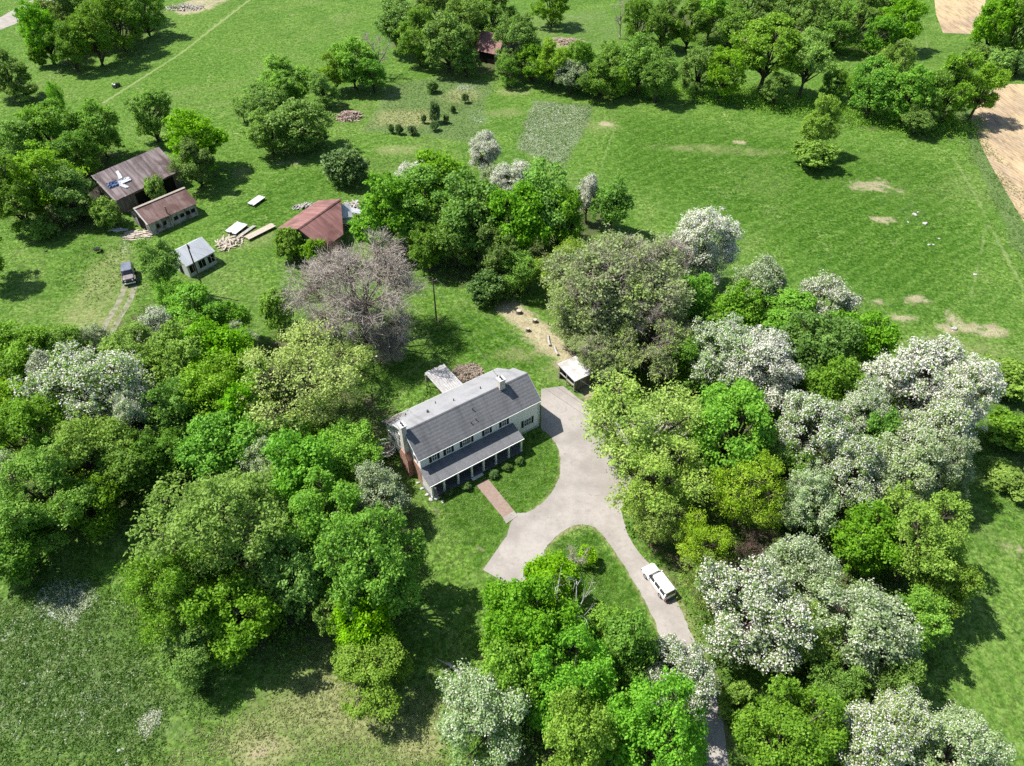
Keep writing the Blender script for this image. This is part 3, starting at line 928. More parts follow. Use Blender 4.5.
    dcol = q.mix(q.step(ns, 0.5, 0.66, 0, 0.6), dcol, (0.112, 0.159, 0.047))
    col = q.mix(q.math('MULTIPLY', cover(dry, 0.30, 0.95), 0.85), col, dcol)
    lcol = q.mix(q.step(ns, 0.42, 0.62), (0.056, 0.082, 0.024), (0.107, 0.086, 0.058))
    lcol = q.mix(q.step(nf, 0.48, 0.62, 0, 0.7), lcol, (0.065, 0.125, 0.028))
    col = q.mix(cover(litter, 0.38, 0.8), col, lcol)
    vor = q.n('TexVoronoi', {'Vector': p, 'Scale': 2.4, 'Randomness': 1.0}).outputs[0]
    bl = q.math('MULTIPLY', cover(bloom, 0.38, 0.70), q.step(q.math('ADD', vor, q.math('MULTIPLY', nf, -0.6)), 0.22, 0.0))
    col = q.mix(bl, col, q.mix(nf, (0.327, 0.344, 0.331), (0.499, 0.507, 0.499)))
    scol = q.mix(q.step(ns, 0.38, 0.62), (0.415, 0.355, 0.245), (0.30, 0.25, 0.165))
    scol = q.mix(q.step(nf, 0.5, 0.64, 0, 0.75), scol, (0.202, 0.202, 0.103))
    col = q.mix(q.math('MULTIPLY', cover(soil, 0.40, 0.85, 1.6), q.step(nf, 0.62, 0.45, 0.55, 1.0)), col, scol)
    col = q.mix(q.math('MULTIPLY', cover(track, 0.32, 0.75, 0.7), 0.75), col, (0.224, 0.267, 0.112))
    h = q.math('ADD', q.math('MULTIPLY', nf, 0.6), q.math('MULTIPLY', ns, 0.9))
    return q.done(q.bsdf(col, 0.95, h, 0.9, 0.32, 0.08))


me.materials.append(ground_mat())
go = bpy.data.objects.new('ground', me)
COL.objects.link(go)
tag(go, kind='structure')


def catmull(pts, sub=5, closed=False):
    pts = [np.array(p, float) for p in pts]
    n = len(pts)
    out = []
    rng_ = range(n) if closed else range(n - 1)
    for i in rng_:
        p0 = pts[(i - 1) % n] if closed or i > 0 else pts[i]
        p1, p2 = pts[i], pts[(i + 1) % n]
        p3 = pts[(i + 2) % n] if closed or i + 2 < n else p2
        for k in range(sub):
            t = k / sub
            out.append(0.5 * ((2 * p1) + (p2 - p0) * t + (2 * p0 - 5 * p1 + 4 * p2 - p3) * t * t + (3 * p1 - p0 - 3 * p2 + p3) * t ** 3))
    if not closed:
        out.append(pts[-1])
    return out


def sheet(name, outline, z, th, mat, kind='structure'):
    mb = MB()
    mb.prism([(p[0], p[1]) for p in outline], z - th, z, 'z')
    o = mb.build(name, mat)
    return tag(o, kind=kind)


def strip(name, centre, width, z, mat, kind='structure'):
    """ribbon of ground along a centre line (world points)"""
    c = catmull(centre, 6)
    mb = MB()
    L_, R_ = [], []
    for i, p in enumerate(c):
        d = unit((c[min(i + 1, len(c) - 1)] - c[max(i - 1, 0)])[None, :2])[0]
        nn = np.array([-d[1], d[0]])
        wv = width * (1 + 0.06 * math.sin(i * 1.7))
        L_.append((*(p[:2] + nn * wv / 2), z))
        R_.append((*(p[:2] - nn * wv / 2), z))
    n = len(c)
    mb.add(L_ + R_, [(i, i + 1, n + i + 1, n + i) for i in range(n - 1)])
    return tag(mb.build(name, mat), kind=kind)


W = lambda *pts: [at(x, y)[:2] for x, y in pts]
# concrete yard and drive: sharp corners stay, curved edges are smoothed
right_edge = catmull(W((563, 386), (585, 403), (612, 418), (645, 412), (682, 424), (690, 445), (668, 468), (634, 486), (622, 508), (628, 534), (642, 556), (658, 572), (674, 596), (690, 630), (705, 668), (717, 700), (726, 740), (731, 790)), 5)
left_edge = catmull(W((708, 790), (704, 745), (697, 705), (684, 672), (664, 645), (654, 620), (640, 592), (624, 566), (610, 545), (598, 530), (586, 525), (572, 527), (558, 535), (546, 548), (541, 562), (534, 574), (520, 582), (504, 582)), 5)
arm = W((483, 570))
inner = catmull(W((505, 538), (512, 522), (516, 514), (528, 512), (541, 504), (553, 490), (560, 473), (560, 455), (553, 440), (541, 428)), 5)
def ragged(pts, amp, seed):
    g = np.random.default_rng(seed)
    out = []
    for a, b in zip(pts[:-1], pts[1:]):
        n = max(1, int(np.linalg.norm(b - a) / 0.35))
        for k in range(n):
            q = a + (b - a) * k / n
            out.append(q + (g.normal(size=2) * amp if (k or out) else 0))
    out.append(pts[-1])
    return out


right_edge, left_edge, inner = ragged(right_edge, 0.055, 1), ragged(left_edge, 0.055, 2), ragged(inner, 0.05, 3)
outline = right_edge + left_edge + arm + inner + W((541, 389))
sheet('driveway', outline, 0.035, 0.12, M['concrete'])
KEEP_CLEAR = [np.array([p[:2] for p in outline])]
wa, wb, wc, wd = at(476, 485)[:2], at(488, 479)[:2], at(503, 518)[:2], at(514, 511)[:2]
WALK = [wa, wb, wd, wc]
sheet('brick_walkway', WALK, 0.05, 0.12, M['paver'])
we, wf = at(506, 524)[:2], at(518, 516)[:2]
sheet('walkway_slab', [wc, wd, wf, we], 0.06, 0.12, M['concrete'])
# fields and tracks
sheet('far_crop_field', W((931, -30), (990, -30), (985, 4), (972, 34), (943, 33), (936, 14)), 0.02, 0.1, M['crop'])
sheet('crop_field', W((1000, 84), (1120, 84), (1200, 260), (1060, 300), (1024, 222), (1002, 185), (984, 152), (971, 120), (976, 104)), 0.02, 0.1, M['crop'])
strip('gravel_road', [at(-60, 44), at(-10, 28), at(22, 13), at(60, -8), at(110, -35)], 8.5, 0.012, M['gravel'])
for k, off in enumerate((-0.85, 0.85)):
    pts = [at(131, 282), at(124, 302), at(112, 322), at(101, 346), at(92, 372)]
    strip('rutted_track', [p + np.array([off, off * 0.25, 0]) for p in pts], 0.95, 0.012 + 0.004 * k, M['trackdirt'])


# ------------------------------------------------------------------ trees, one row each
G_TL = 'trees of the wood in the top left corner'
G_LE = 'trees at the left edge of the mown field'
G_RB = 'trees around the rusty barns'
G_MB = 'trees around the woodpile'
G_TC = 'trees around the far brick-red shed'
G_HR = 'hedgerow trees across the far side of the green field'
G_UH = 'trees of the second hedgerow near the top edge'
G_TR = 'trees in the top right corner'
G_CW = 'trees of the grove behind the farmhouse'
G_LW = 'trees of the left wood'
G_LC = 'trees of the clump left of the farmhouse lawn'
G_RW = 'trees of the wood right of the drive'
G_BC = 'trees of the clump at the bottom beside the drive'
ROWS = [
    # top left corner wood
    ('maple', 40, 30, 19, 13, 'bright green tree at the left tip of the top left wood', G_TL),
    ('broadleaf', 60, 12, 20, 14, 'feathery tree at the back left of the top left wood beside the gravel road', G_TL),
    ('dense', 68, 45, 17, 10, 'dark low tree in the front edge of the top left wood', G_TL),
    ('dense', 90, 32, 20, 13, 'dark tree in the middle of the top left wood front', G_TL),
    ('broadleaf', 92, 6, 22, 14, 'tall mid green tree in the heart of the top left wood', G_TL),
    ('dense', 115, 18, 20, 13, 'dark tree right of centre in the top left wood', G_TL),
    ('broadleaf', 140, 6, 19, 12, 'green tree at the right end of the top left wood beside bare earth', G_TL),
    ('dense', 122, -8, 20, 13, 'dark treetop cut by the top edge above the top left wood', G_TL),
    ('shrub', 38, 56, 9, 5, 'small bush under the left tip of the top left wood', G_TL),
    # left edge of the field
    ('dense', 4, 72, 19, 11, 'dark tree cut by the left edge opposite the mown field', G_LE),
    ('shrub', 20, 90, 13, 5, 'low dark bush at the foot of the left edge tree by the field', G_LE),
    ('column', 57, 100, 7, 10, 'thin leaning dark tree rising above the trees left of the rusty barn', G_LE),
    # rusty barns
    ('broadleaf', 18, 150, 27, 12, 'feathery tree at the left edge level with the large rusty barn', G_RB),
    ('broadleaf', 52, 133, 27, 12, 'mid green tree behind the left corner of the large rusty barn', G_RB),
    ('maple', 96, 128, 21, 11, 'bright tree just above the rear eave of the large rusty barn', G_RB),
    ('dense', 75, 152, 22, 10, 'dark tree against the rear left corner of the large rusty barn', G_RB),
    ('broadleaf', 45, 180, 28, 12, 'broad tree left of the gable of the large rusty barn', G_RB),
    ('dense', 70, 190, 20, 10, 'dark tree in front of the left gable of the large rusty barn', G_RB),
    ('dense', 12, 195, 24, 12, 'dark leaning tree at the left edge with a bare lower trunk', G_RB),
    ('shrub', 38, 228, 16, 4, 'low bush on the grass at the foot of the leaning left tree', G_RB),
    ('shrub', 106, 212, 17, 5.5, 'bush between the large rusty barn and its smaller neighbour on the left', G_RB),
    ('limeshrub', 155, 189, 11, 5, 'bright bush in the gap between the two rusty barns', G_RB),
    ('maple', 149, 112, 20, 11, 'bright tree above the right end of the large rusty barn, upper of two', G_RB),
    ('maple', 193, 138, 24, 12, 'bright large tree at the right end of the large rusty barn, lower of two', G_RB),
    ('dense', 194, 162, 18, 9, 'dark tree beside the right gable of the small rusty barn', G_RB),
    ('broadleaf', -26, 250, 21, 12, 'tree just beyond the left edge, known by its shadow on the grass', None),
    # woodpile group
    ('broadleaf', 283, 80, 24, 11, 'feathery green tree above the group left of the woodpile', G_MB),
    ('broadleaf', 322, 88, 14, 8, 'thin green tree between the woodpile and the feathery tree', G_MB),
    ('maple', 352, 62, 20, 12, 'bright leafy tree standing left of the leafless far tree', G_MB),
    ('broadleaf', 333, 72, 14, 9, 'slim green tree at the left of the row above the woodpile', G_MB),
    ('maple', 372, 72, 13, 9, 'slim leafy tree touching the far leafless tree', G_MB),
    ('thinbare', 376, 50, 17, 12, 'leafless pale tree at the edge of the far field', G_MB),
    ('broadleaf', 262, 105, 22, 9, 'rounded green tree on the left of the group beside the woodpile', G_MB),
    ('maple', 300, 122, 30, 11, 'large leafy tree left below the woodpile', G_MB),
    ('broadleaf', 268, 132, 22, 9, 'lower left tree of the group beside the woodpile', G_MB),
    ('column', 241, 108, 9, 6, 'small dark young tree standing left of the woodpile group', G_MB),
    ('darkshrub', 345, 166, 25, 6.5, 'big dark rounded evergreen bush alone below the woodpile', G_MB),
    # far shed
    ('dense', 398, 22, 20, 12, 'dark tree at the left end of the far grove beside the pale field', G_TC),
    ('broadleaf', 418, 34, 19, 12, 'yellow-touched tree at the left front of the far grove', G_TC),
    ('maple', 447, 40, 23, 12, 'round bright tree left of the far brick-red shed', G_TC),
    ('dense', 466, 22, 20, 12, 'dark tree behind the far brick-red shed on the left', G_TC),
    ('broadleaf', 440, 8, 22, 13, 'green treetop at the back of the far grove', G_TC),
    ('dense', 492, 10, 20, 12, 'dark tree directly above the far brick-red shed', G_TC),
    ('broadleaf', 517, 42, 21, 12, 'grey-green tree right of the far brick-red shed', G_TC),
    ('dense', 532, 62, 15, 8, 'low dark tree closing the right end of the far grove', G_TC),
    ('dense', 466, 62, 12, 6, 'low dark bushy tree in front of the far brick-red shed', G_TC),
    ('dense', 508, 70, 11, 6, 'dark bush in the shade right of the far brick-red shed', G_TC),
    ('maple', 476, 14, 10, 10, 'small bright treetop left above the far brick-red shed', G_TC),
    ('dense', 552, 2, 15, 10, 'dark lone tree at the top edge right of the far grove', G_TC),
    # hedgerow
    ('broadleaf', 552, 62, 17, 10, 'hedgerow tree first from the left, beside the far grove', G_HR),
    ('halfbloom', 571, 76, 15, 7, 'whitish bushy hedgerow growth under the second tree from the left', G_HR),
    ('broadleaf', 578, 62, 17, 10, 'hedgerow tree second from the left', G_HR),
    ('dense', 600, 78, 17, 8, 'dark bushy hedgerow tree above the flowering weed square', G_HR),
    ('maple', 612, 64, 16, 10, 'bright hedgerow tree above the right corner of the flowering weed square', G_HR),
    ('limeshrub', 619, 82, 12, 7, 'yellow-green hedgerow bush right of the flowering weed square', G_HR),
    ('maple', 640, 62, 20, 12, 'bright hedgerow tree with a gap under its crown', G_HR),
    ('dense', 660, 74, 17, 11, 'dark hedgerow tree right of the gapped bright one', G_HR),
    ('broadleaf', 700, 70, 17, 10, 'pale feathery hedgerow tree left of the widest tall one', G_HR),
    ('broadleaf', 724, 72, 17, 11, 'mid green hedgerow tree against the left side of the widest tall one', G_HR),
    ('locust', 768, 52, 31, 16, 'widest tall hedgerow tree with slanting pale stems', G_HR),
    ('locust', 808, 62, 22, 14, 'tall hedgerow tree leaning right beside the widest one', G_HR),
    ('dense', 776, 88, 14, 7, 'dark bush under the widest tall hedgerow tree', G_HR),
    ('dense', 835, 82, 13, 7, 'dark bush behind the lone ivy-clad tree', G_HR),
    ('column', 852, 88, 7, 8, 'thin sapling in the hedgerow right of the lone ivy-clad tree', G_HR),
    ('maple', 876, 86, 19, 12, 'bright hedgerow tree left of the right-hand dense stretch', G_HR),
    ('broadleaf', 892, 68, 17, 12, 'pale hedgerow treetop behind the right-hand dense stretch', G_HR),
    ('maple', 912, 92, 20, 12, 'bright hedgerow tree in the right-hand dense stretch', G_HR),
    ('dense', 932, 96, 18, 11, 'dark hedgerow tree in the right-hand dense stretch', G_HR),
    ('broadleaf', 952, 86, 22, 14, 'tall hedgerow tree nearest the ploughed tan field', G_HR),
    ('locust', 982, 90, 20, 11, 'olive feathery hedgerow tree leaning over the ploughed tan field', G_HR),
    ('dense', 920, 118, 15, 6, 'low dark growth at the foot of the right-hand hedgerow', G_HR),
    ('hedgemid', 820, 124, 16, 12, 'lone ivy-clad tree standing in the green field before the hedgerow', None),
    ('shrub', 815, 154, 21, 5, 'mounded bush wrapped around the foot of the lone ivy-clad tree', None),
    # upper hedge
    ('thinbare', 622, 14, 10, 11, 'bare dark stemmed tree at the left end of the second hedgerow', G_UH),
    ('dense', 640, 18, 14, 11, 'leafy dark tree with visible trunks near the left end of the second hedgerow', G_UH),
    ('dense', 664, 22, 17, 12, 'third tree from the left in the second hedgerow', G_UH),
    ('dense', 690, 22, 18, 12, 'fourth tree from the left in the second hedgerow', G_UH),
    ('maple', 712, 12, 18, 13, 'fifth tree from the left in the second hedgerow, brighter', G_UH),
    ('dense', 735, 25, 16, 11, 'sixth tree from the left in the second hedgerow, half hidden', G_UH),
    ('broadleaf', 752, 6, 20, 13, 'feathery tree at the top edge behind the widest tall hedgerow tree', G_UH),
    ('dense', 784, 10, 20, 13, 'dark tree in the second hedgerow right behind the widest tall one', G_UH),
    ('broadleaf', 812, 18, 19, 13, 'grey-green tree in the second hedgerow left of the dark pair', G_UH),
    ('dense', 838, 28, 18, 11, 'dark tree of the pair in the second hedgerow, left one', G_UH),
    ('dense', 862, 14, 18, 12, 'dark tree of the pair in the second hedgerow, right one', G_UH),
    ('maple', 880, 34, 17, 11, 'bright low tree near the right end of the second hedgerow', G_UH),
    ('maple', 902, 20, 19, 13, 'tall bright tree closing the right end of the second hedgerow', G_UH),
    ('broadleaf', 828, -8, 24, 14, 'treetop cut by the top edge above the second hedgerow', G_UH),
    ('dense', 885, -6, 20, 14, 'dark treetop cut by the top edge left of the far tan field', G_UH),
    # top right corner
    ('maple', 998, 22, 19, 13, 'bright tree right of the far tan field in the corner', G_TR),
    ('dense', 1020, 22, 22, 13, 'dark tree cut by the right edge in the top right corner', G_TR),
    ('shrub', 978, 54, 14, 5, 'round bush left of the pair by the ploughed field corner', G_TR),
    ('shrub', 1003, 62, 15, 6, 'round bush in the middle above the ploughed field corner', G_TR),
    ('darkshrub', 1020, 64, 13, 5, 'bluish round bush cut by the right edge above the ploughed field', G_TR),
    # grove behind the farmhouse
    ('whitebloom', 418, 180, 22, 8, 'white blossoming tree at the top left of the grove behind the farmhouse', G_CW),
    ('whitebloom', 485, 156, 16, 8, 'tall narrow white blossoming tree at the top of the farmhouse grove', G_CW),
    ('halfbloom', 492, 180, 12, 6, 'thin half-white tree below the tall narrow white one in the grove', G_CW),
    ('whitebloom', 514, 183, 20, 8, 'white treetop showing between green crowns of the farmhouse grove', G_CW),
    ('whitebloom', 588, 197, 14, 9, 'narrow white tree at the right end of the farmhouse grove', G_CW),
    ('maple', 612, 208, 20, 9, 'low bright tree right behind the narrow white tree of the grove', G_CW),
    ('maple', 440, 183, 27, 12, 'green tree right of the top left white tree of the grove', G_CW),
    ('maple', 388, 212, 32, 13, 'bright tree at the left end of the grove next to the red barn', G_CW),
    ('maple', 420, 208, 30, 13, 'bright tree with a clear trunk, second from the left in the grove', G_CW),
    ('maple', 376, 232, 20, 9, 'low bright tree hanging over the red barn rubble', G_CW),
    ('maple', 474, 218, 34, 14, 'bright tree in the centre of the farmhouse grove', G_CW),
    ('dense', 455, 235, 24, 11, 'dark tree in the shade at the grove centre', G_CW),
    ('maple', 515, 225, 32, 14, 'bright large tree right of the grove centre', G_CW),
    ('maple', 548, 208, 30, 14, 'bright tree at the right shoulder of the farmhouse grove', G_CW),
    ('dense', 560, 222, 22, 12, 'dark tree between the grove and the grey budding tree', G_CW),
    ('dense', 500, 250, 22, 10, 'dark low tree at the front foot of the grove', G_CW),
    ('dense', 428, 248, 20, 8, 'dark undergrown tree left of the grove foot, behind the pole', G_CW),
    ('darkshrub', 486, 288, 20, 4.5, 'dark bush at the grove foot beside bare tan earth', G_CW),
    ('dense', 520, 270, 20, 8, 'dark leafy tree above the bare tan yard', G_CW),
    ('shrub', 290, 243, 17, 5.5, 'dark green bush at the left corner of the red barn', None),
    ('shrub', 313, 252, 12, 4.5, 'small green bush in front of the red barn slope', None),
    ('rust', 330, 250, 15, 4, 'brown leafless thicket at the red barn corner', None),
    # left of the house
    ('bare', 358, 292, 68, 17, 'big leafless grey-pink tree behind the farmhouse', None),
    ('bare', 390, 345, 20, 6, 'small leafless grey tree below the big leafless one', None),
    ('limeshrub', 276, 310, 17, 7, 'bright yellow-green sapling left of the big leafless tree', None),
    ('rust', 318, 328, 18, 4, 'brown twiggy thicket between the sapling and the pale oak', None),
    ('paleoak', 308, 380, 57, 15, 'big pale yellow-green oak with bare limbs left of the farmhouse', None),
    ('limeshrub', 310, 432, 12, 4, 'small yellow-green bush at the foot of the pale oak', None),
    # left wood, upper part
    ('locust', 158, 268, 20, 12, 'leaning bright tree right of the parked dark truck', G_LW),
    ('column', 172, 296, 17, 8, 'bright young tree between the truck and the utility pole', G_LW),
    ('maple', 196, 318, 26, 10, 'bright tree below the grey shed with three openings', G_LW),
    ('maple', 226, 322, 20, 8, 'bright tree in the lawn corner right below the utility pole', G_LW),
    ('blossom', 160, 335, 24, 9, 'sparse whitish tree right of the rutted track end', G_LW),
    ('broadleaf', 132, 362, 30, 10, 'feathery green tree at the lower end of the rutted track', G_LW),
    ('halfbloom', 90, 345, 16, 6, 'whitish bush at the left of the rutted track end', G_LW),
    ('broadleaf', 62, 352, 26, 9, 'feathery tree at the upper edge of the left wood', G_LW),
    ('broadleaf', 18, 362, 36, 12, 'dark-stemmed tree at the left edge at the top of the left wood', G_LW),
    ('broadleaf', 185, 362, 34, 12, 'wide feathery tree right below the sparse whitish one', G_LW),
    ('maple', 222, 358, 30, 11, 'bright tree left of the lawn opposite the big leafless tree', G_LW),
    ('halfbloom', 240, 340, 15, 6, 'small whitish tree at the lawn edge under the utility pole', G_LW),
    ('broadleaf', 215, 395, 34, 12, 'broad green tree left of the pale oak', G_LW),
    ('maple', 250, 385, 26, 10, 'bright tree touching the left limbs of the pale oak', G_LW),
    ('maple', 240, 418, 28, 10, 'bright tree below left of the pale oak', G_LW),
    ('blossom', 92, 398, 46, 14, 'largest white blossoming tree in the left wood', G_LW),
    ('blossom', 60, 385, 22, 11, 'white blossoming tree left behind the largest white one', G_LW),
    ('blossom', 140, 418, 24, 11, 'white blossoming tree right below the largest white one in the left wood', G_LW),
    ('broadleaf', 12, 412, 30, 11, 'green tree at the left edge beside the largest white tree', G_LW),
    ('dense', 175, 415, 28, 11, 'dark tree between the white trees and the pale oak side', G_LW),
    ('bigmaple', 35, 440, 42, 13, 'large bright tree at the left edge below the white trees', G_LW),
    ('broadleaf', 90, 455, 34, 12, 'green tree right under the largest white tree', G_LW),
    ('dense', 130, 468, 32, 10, 'dark tree at the front of the left wood above the shaded grass', G_LW),
    ('dense', 165, 458, 26, 9, 'dark low tree at the right tip of the left wood front', G_LW),
    ('bigbroad', 45, 498, 44, 12, 'large feathery tree at the front left of the left wood', G_LW),
    ('dense', 88, 505, 30, 9, 'dark tree in the front row of the left wood', G_LW),
    ('dense', 12, 540, 34, 9, 'dark tree at the left edge at the lowest corner of the left wood', G_LW),
    ('halfbloom', 0, 485, 26, 11, 'whitish tree cut by the left edge in the left wood', G_LW),
    # clump left of the farmhouse lawn
    ('maple', 228, 450, 34, 11, 'bright round tree at the upper left of the clump beside the farmhouse lawn', G_LC),
    ('maple', 278, 440, 26, 9, 'bright tree under the pale oak at the top of the clump', G_LC),
    ('halfbloom', 268, 468, 26, 9, 'whitish tree between two bright trees at the top of the clump', G_LC),
    ('broadleaf', 345, 458, 32, 9, 'yellow-green tree nearest the brick chimney side of the farmhouse', G_LC),
    ('maple', 305, 475, 36, 12, 'bright tree in the upper middle of the clump', G_LC),
    ('halfbloom', 378, 492, 28, 8, 'silvery white tree at the right edge of the clump facing the porch', G_LC),
    ('biglocust', 225, 535, 66, 17, 'largest tree of the clump, wide and feathery, over the lower meadow', G_LC),
    ('bigbroad', 178, 590, 42, 13, 'feathery tree at the lower left of the clump facing the meadow', G_LC),
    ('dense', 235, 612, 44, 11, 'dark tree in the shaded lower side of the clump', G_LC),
    ('broadleaf', 192, 648, 30, 7, 'low leafy tree at the bottom left foot of the clump', G_LC),
    ('bigmaple', 320, 525, 42, 13, 'bright tree in the middle of the clump left of the front lawn', G_LC),
    ('dense', 300, 575, 38, 11, 'dark tree in the middle gap of the clump', G_LC),
    ('bigmaple', 372, 570, 46, 15, 'bright round maple at the right of the clump above its long shadow', G_LC),
    ('maple', 365, 622, 30, 9, 'bright tree at the lower right of the clump above the straw grass', G_LC),
    ('broadleaf', 372, 668, 34, 7, 'lowest small tree of the clump standing on straw coloured grass', G_LC),
    ('dense', 345, 610, 26, 8, 'dark tree under the round maple of the clump', G_LC),
    # bottom clump
    ('bigmaple', 525, 622, 45, 14, 'large bright maple at the top of the bottom clump by the drive arm', G_BC),
    ('maple', 552, 590, 28, 9, 'bright maple crown nearest the lawn triangle', G_BC),
    ('maple', 512, 672, 34, 12, 'bright maple in the left middle of the bottom clump', G_BC),
    ('bigmaple', 575, 690, 40, 14, 'bright maple in the centre of the bottom clump', G_BC),
    ('maple', 610, 632, 26, 9, 'bright maple beside the pale dead tree', G_BC),
    ('maple', 625, 655, 28, 11, 'bright maple between the dead tree and the white tree on the drive', G_BC),
    ('bigmaple', 652, 735, 44, 15, 'round bright maple at the bottom edge beside the drive', G_BC),
    ('broadleaf', 580, 745, 36, 14, 'pale green tree at the bottom edge in the middle of the clump', G_BC),
    ('halfbloom', 490, 715, 44, 11, 'white-dusted tree at the left of the bottom clump', G_BC),
    ('blossom', 672, 682, 34, 9, 'white blossoming tree leaning over the lower drive', G_BC),
    ('snag', 573, 612, 26, 13, 'pale dead tree with bare forked limbs above the bottom clump', None),
    ('thinbare', 575, 560, 16, 4, 'thin leafless sapling on the lawn triangle', None),
    ('limeshrub', 588, 556, 11, 2.6, 'small leafy sapling on the lawn triangle', None),
    # budding giant and its neighbours
    ('olive', 618, 285, 66, 18, 'giant grey-green budding tree above the white shed', G_RW),
    ('olive', 585, 305, 40, 13, 'grey-green budding tree left of the giant, over the tan yard', G_RW),
    ('limeoak', 565, 272, 27, 11, 'yellow-green tree at the left shoulder of the giant budding tree', G_RW),
    ('olive', 650, 340, 38, 11, 'grey-green budding tree below right of the giant', G_RW),
    ('olive', 598, 352, 26, 8, 'small grey budding tree right above the white shed roof', G_RW),
    ('whitebloom', 705, 250, 30, 14, 'white blossoming tree standing out into the green field', G_RW),
    ('bare', 672, 262, 22, 11, 'pinkish leafless tree left of the white tree in the field edge', G_RW),
    ('maple', 692, 300, 22, 9, 'bright tree under the white tree at the field edge', G_RW),
    ('halfbloom', 760, 292, 28, 11, 'half-white tree at the field edge, second white from the left', G_RW),
    ('blossom', 826, 308, 27, 11, 'white tree crown at the field edge above bright green trees', G_RW),
    ('maple', 742, 318, 28, 10, 'bright tree below the half-white field edge tree', G_RW),
    ('maple', 790, 325, 30, 10, 'bright tree left of the white crown at the field edge', G_RW),
    ('dense', 815, 352, 38, 13, 'large deep green tree in the middle of the right wood top', G_RW),
    ('maple', 862, 338, 28, 11, 'bright tree at the field edge left of the largest white trees', G_RW),
    ('blossom', 722, 358, 30, 12, 'white blossoming tree at the upper left of the right wood', G_RW),
    ('whitebloom', 762, 372, 34, 12, 'white blossoming tree next right at the top left of the right wood', G_RW),
    ('dense', 690, 355, 26, 9, 'dark tree between the giant budding tree and the upper white trees', G_RW),
    ('maple', 835, 392, 28, 11, 'bright tree ringed by white trees in the right wood', G_RW),
    ('whitebloom', 918, 385, 42, 15, 'largest white tree at the top right of the right wood', G_RW),
    ('whitebloom', 952, 405, 32, 14, 'white tree at the right edge of the wood over the field', G_RW),
    ('blossom', 925, 440, 34, 13, 'white tree below the largest white one at the wood edge', G_RW),
    ('blossom', 858, 420, 26, 12, 'white tree in the middle of the right wood', G_RW),
    ('blossom', 815, 440, 34, 13, 'white tree beside the lime green trees in the right wood', G_RW),
    ('maple', 875, 440, 18, 11, 'small bright crown between white trees of the right wood', G_RW),
    ('blossom', 850, 478, 30, 12, 'white tree low in the middle of the right wood', G_RW),
    ('halfbloom', 805, 505, 28, 10, 'half-white tree below the white ones near the brown thicket', G_RW),
    ('halfbloom', 905, 478, 32, 12, 'half-green white tree above the broad green one at the wood edge', G_RW),
    ('halfbloom', 945, 470, 24, 11, 'greenish white tree at the outer wood edge above its shadow', G_RW),
    ('bigbroad', 918, 545, 44, 13, 'broad green tree at the outer right of the right wood', G_RW),
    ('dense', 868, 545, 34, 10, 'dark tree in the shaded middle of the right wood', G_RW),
    ('broadleaf', 945, 585, 26, 9, 'green tree at the outer edge under the broad one', G_RW),
    ('dense', 785, 470, 24, 10, 'dark tree between the lime trees and the white trees', G_RW),
    ('limeoak', 642, 432, 58, 15, 'big yellow-lime oak overhanging the drive', G_RW),
    ('bigmaple', 735, 432, 44, 15, 'vivid green tree right of the big lime oak', G_RW),
    ('limeoak', 660, 478, 46, 13, 'lime oak with dark limbs over the drive bend', G_RW),
    ('limeoak', 745, 495, 34, 12, 'lime green tree right of the dark limbed oak', G_RW),
    ('limeoak', 700, 545, 26, 9, 'small lime tree left of the brown thicket', G_RW),
    ('limeoak', 705, 580, 22, 7, 'lowest lime tree beside the white car', G_RW),
    ('limeoak', 658, 520, 26, 9, 'sparse lime tree at the drive bend above the white car', G_RW),
    ('shrub', 620, 395, 22, 4, 'low green shrubs behind the concrete yard', G_RW),
    ('rust', 765, 552, 26, 5, 'upper brown leafless thicket above the front white tree', G_RW),
    ('rust', 738, 578, 18, 4, 'lower brown leafless thicket right of the lime trees', G_RW),
    ('blossom', 750, 618, 44, 12, 'white tree nearest the white car in the right wood', G_RW),
    ('halfbloom', 795, 575, 34, 11, 'half-white tree right of the brown thickets', G_RW),
    ('broadleaf', 800, 640, 32, 9, 'green tree right below the front white tree', G_RW),
    ('halfbloom', 865, 635, 46, 12, 'silvery half-white tree in the lower right wood', G_RW),
    ('broadleaf', 912, 625, 30, 9, 'green tree at the lower outer edge of the wood', G_RW),
    ('dense', 890, 680, 26, 8, 'dark tree above the bottom right white trees', G_RW),
    ('dense', 835, 690, 26, 8, 'dark low tree between the silvery tree and the bottom green one', G_RW),
    ('bigmaple', 790, 738, 46, 12, 'bright tree at the bottom edge right of the drive', G_RW),
    ('blossom', 868, 750, 42, 11, 'white tree at the bottom edge, left of the bottom pair', G_RW),
    ('blossom', 900, 722, 28, 10, 'white tree above the bottom right pair', G_RW),
    ('halfbloom', 952, 752, 36, 10, 'greenish white tree at the bottom edge, outermost of the wood', G_RW),
    ('shrub', 738, 700, 20, 3.5, 'low bush on the verge right of the lower drive', G_RW),
    # right edge slope
    ('shrub', 1008, 378, 30, 5, 'dark green bushes at the right edge below the tan bare patch', None),
    ('shrub', 1015, 432, 26, 4, 'bluish bush at the right edge beside the wood shadow', None),
    ('shrub', 1016, 480, 24, 3, 'low green bush at the right edge above the mown strip', None),
]
TALLER = {G_HR: 1.12, G_UH: 1.08, G_TR: 1.25, G_TC: 1.2, G_TL: 1.2, G_RB: 1.1, G_CW: 1.08}
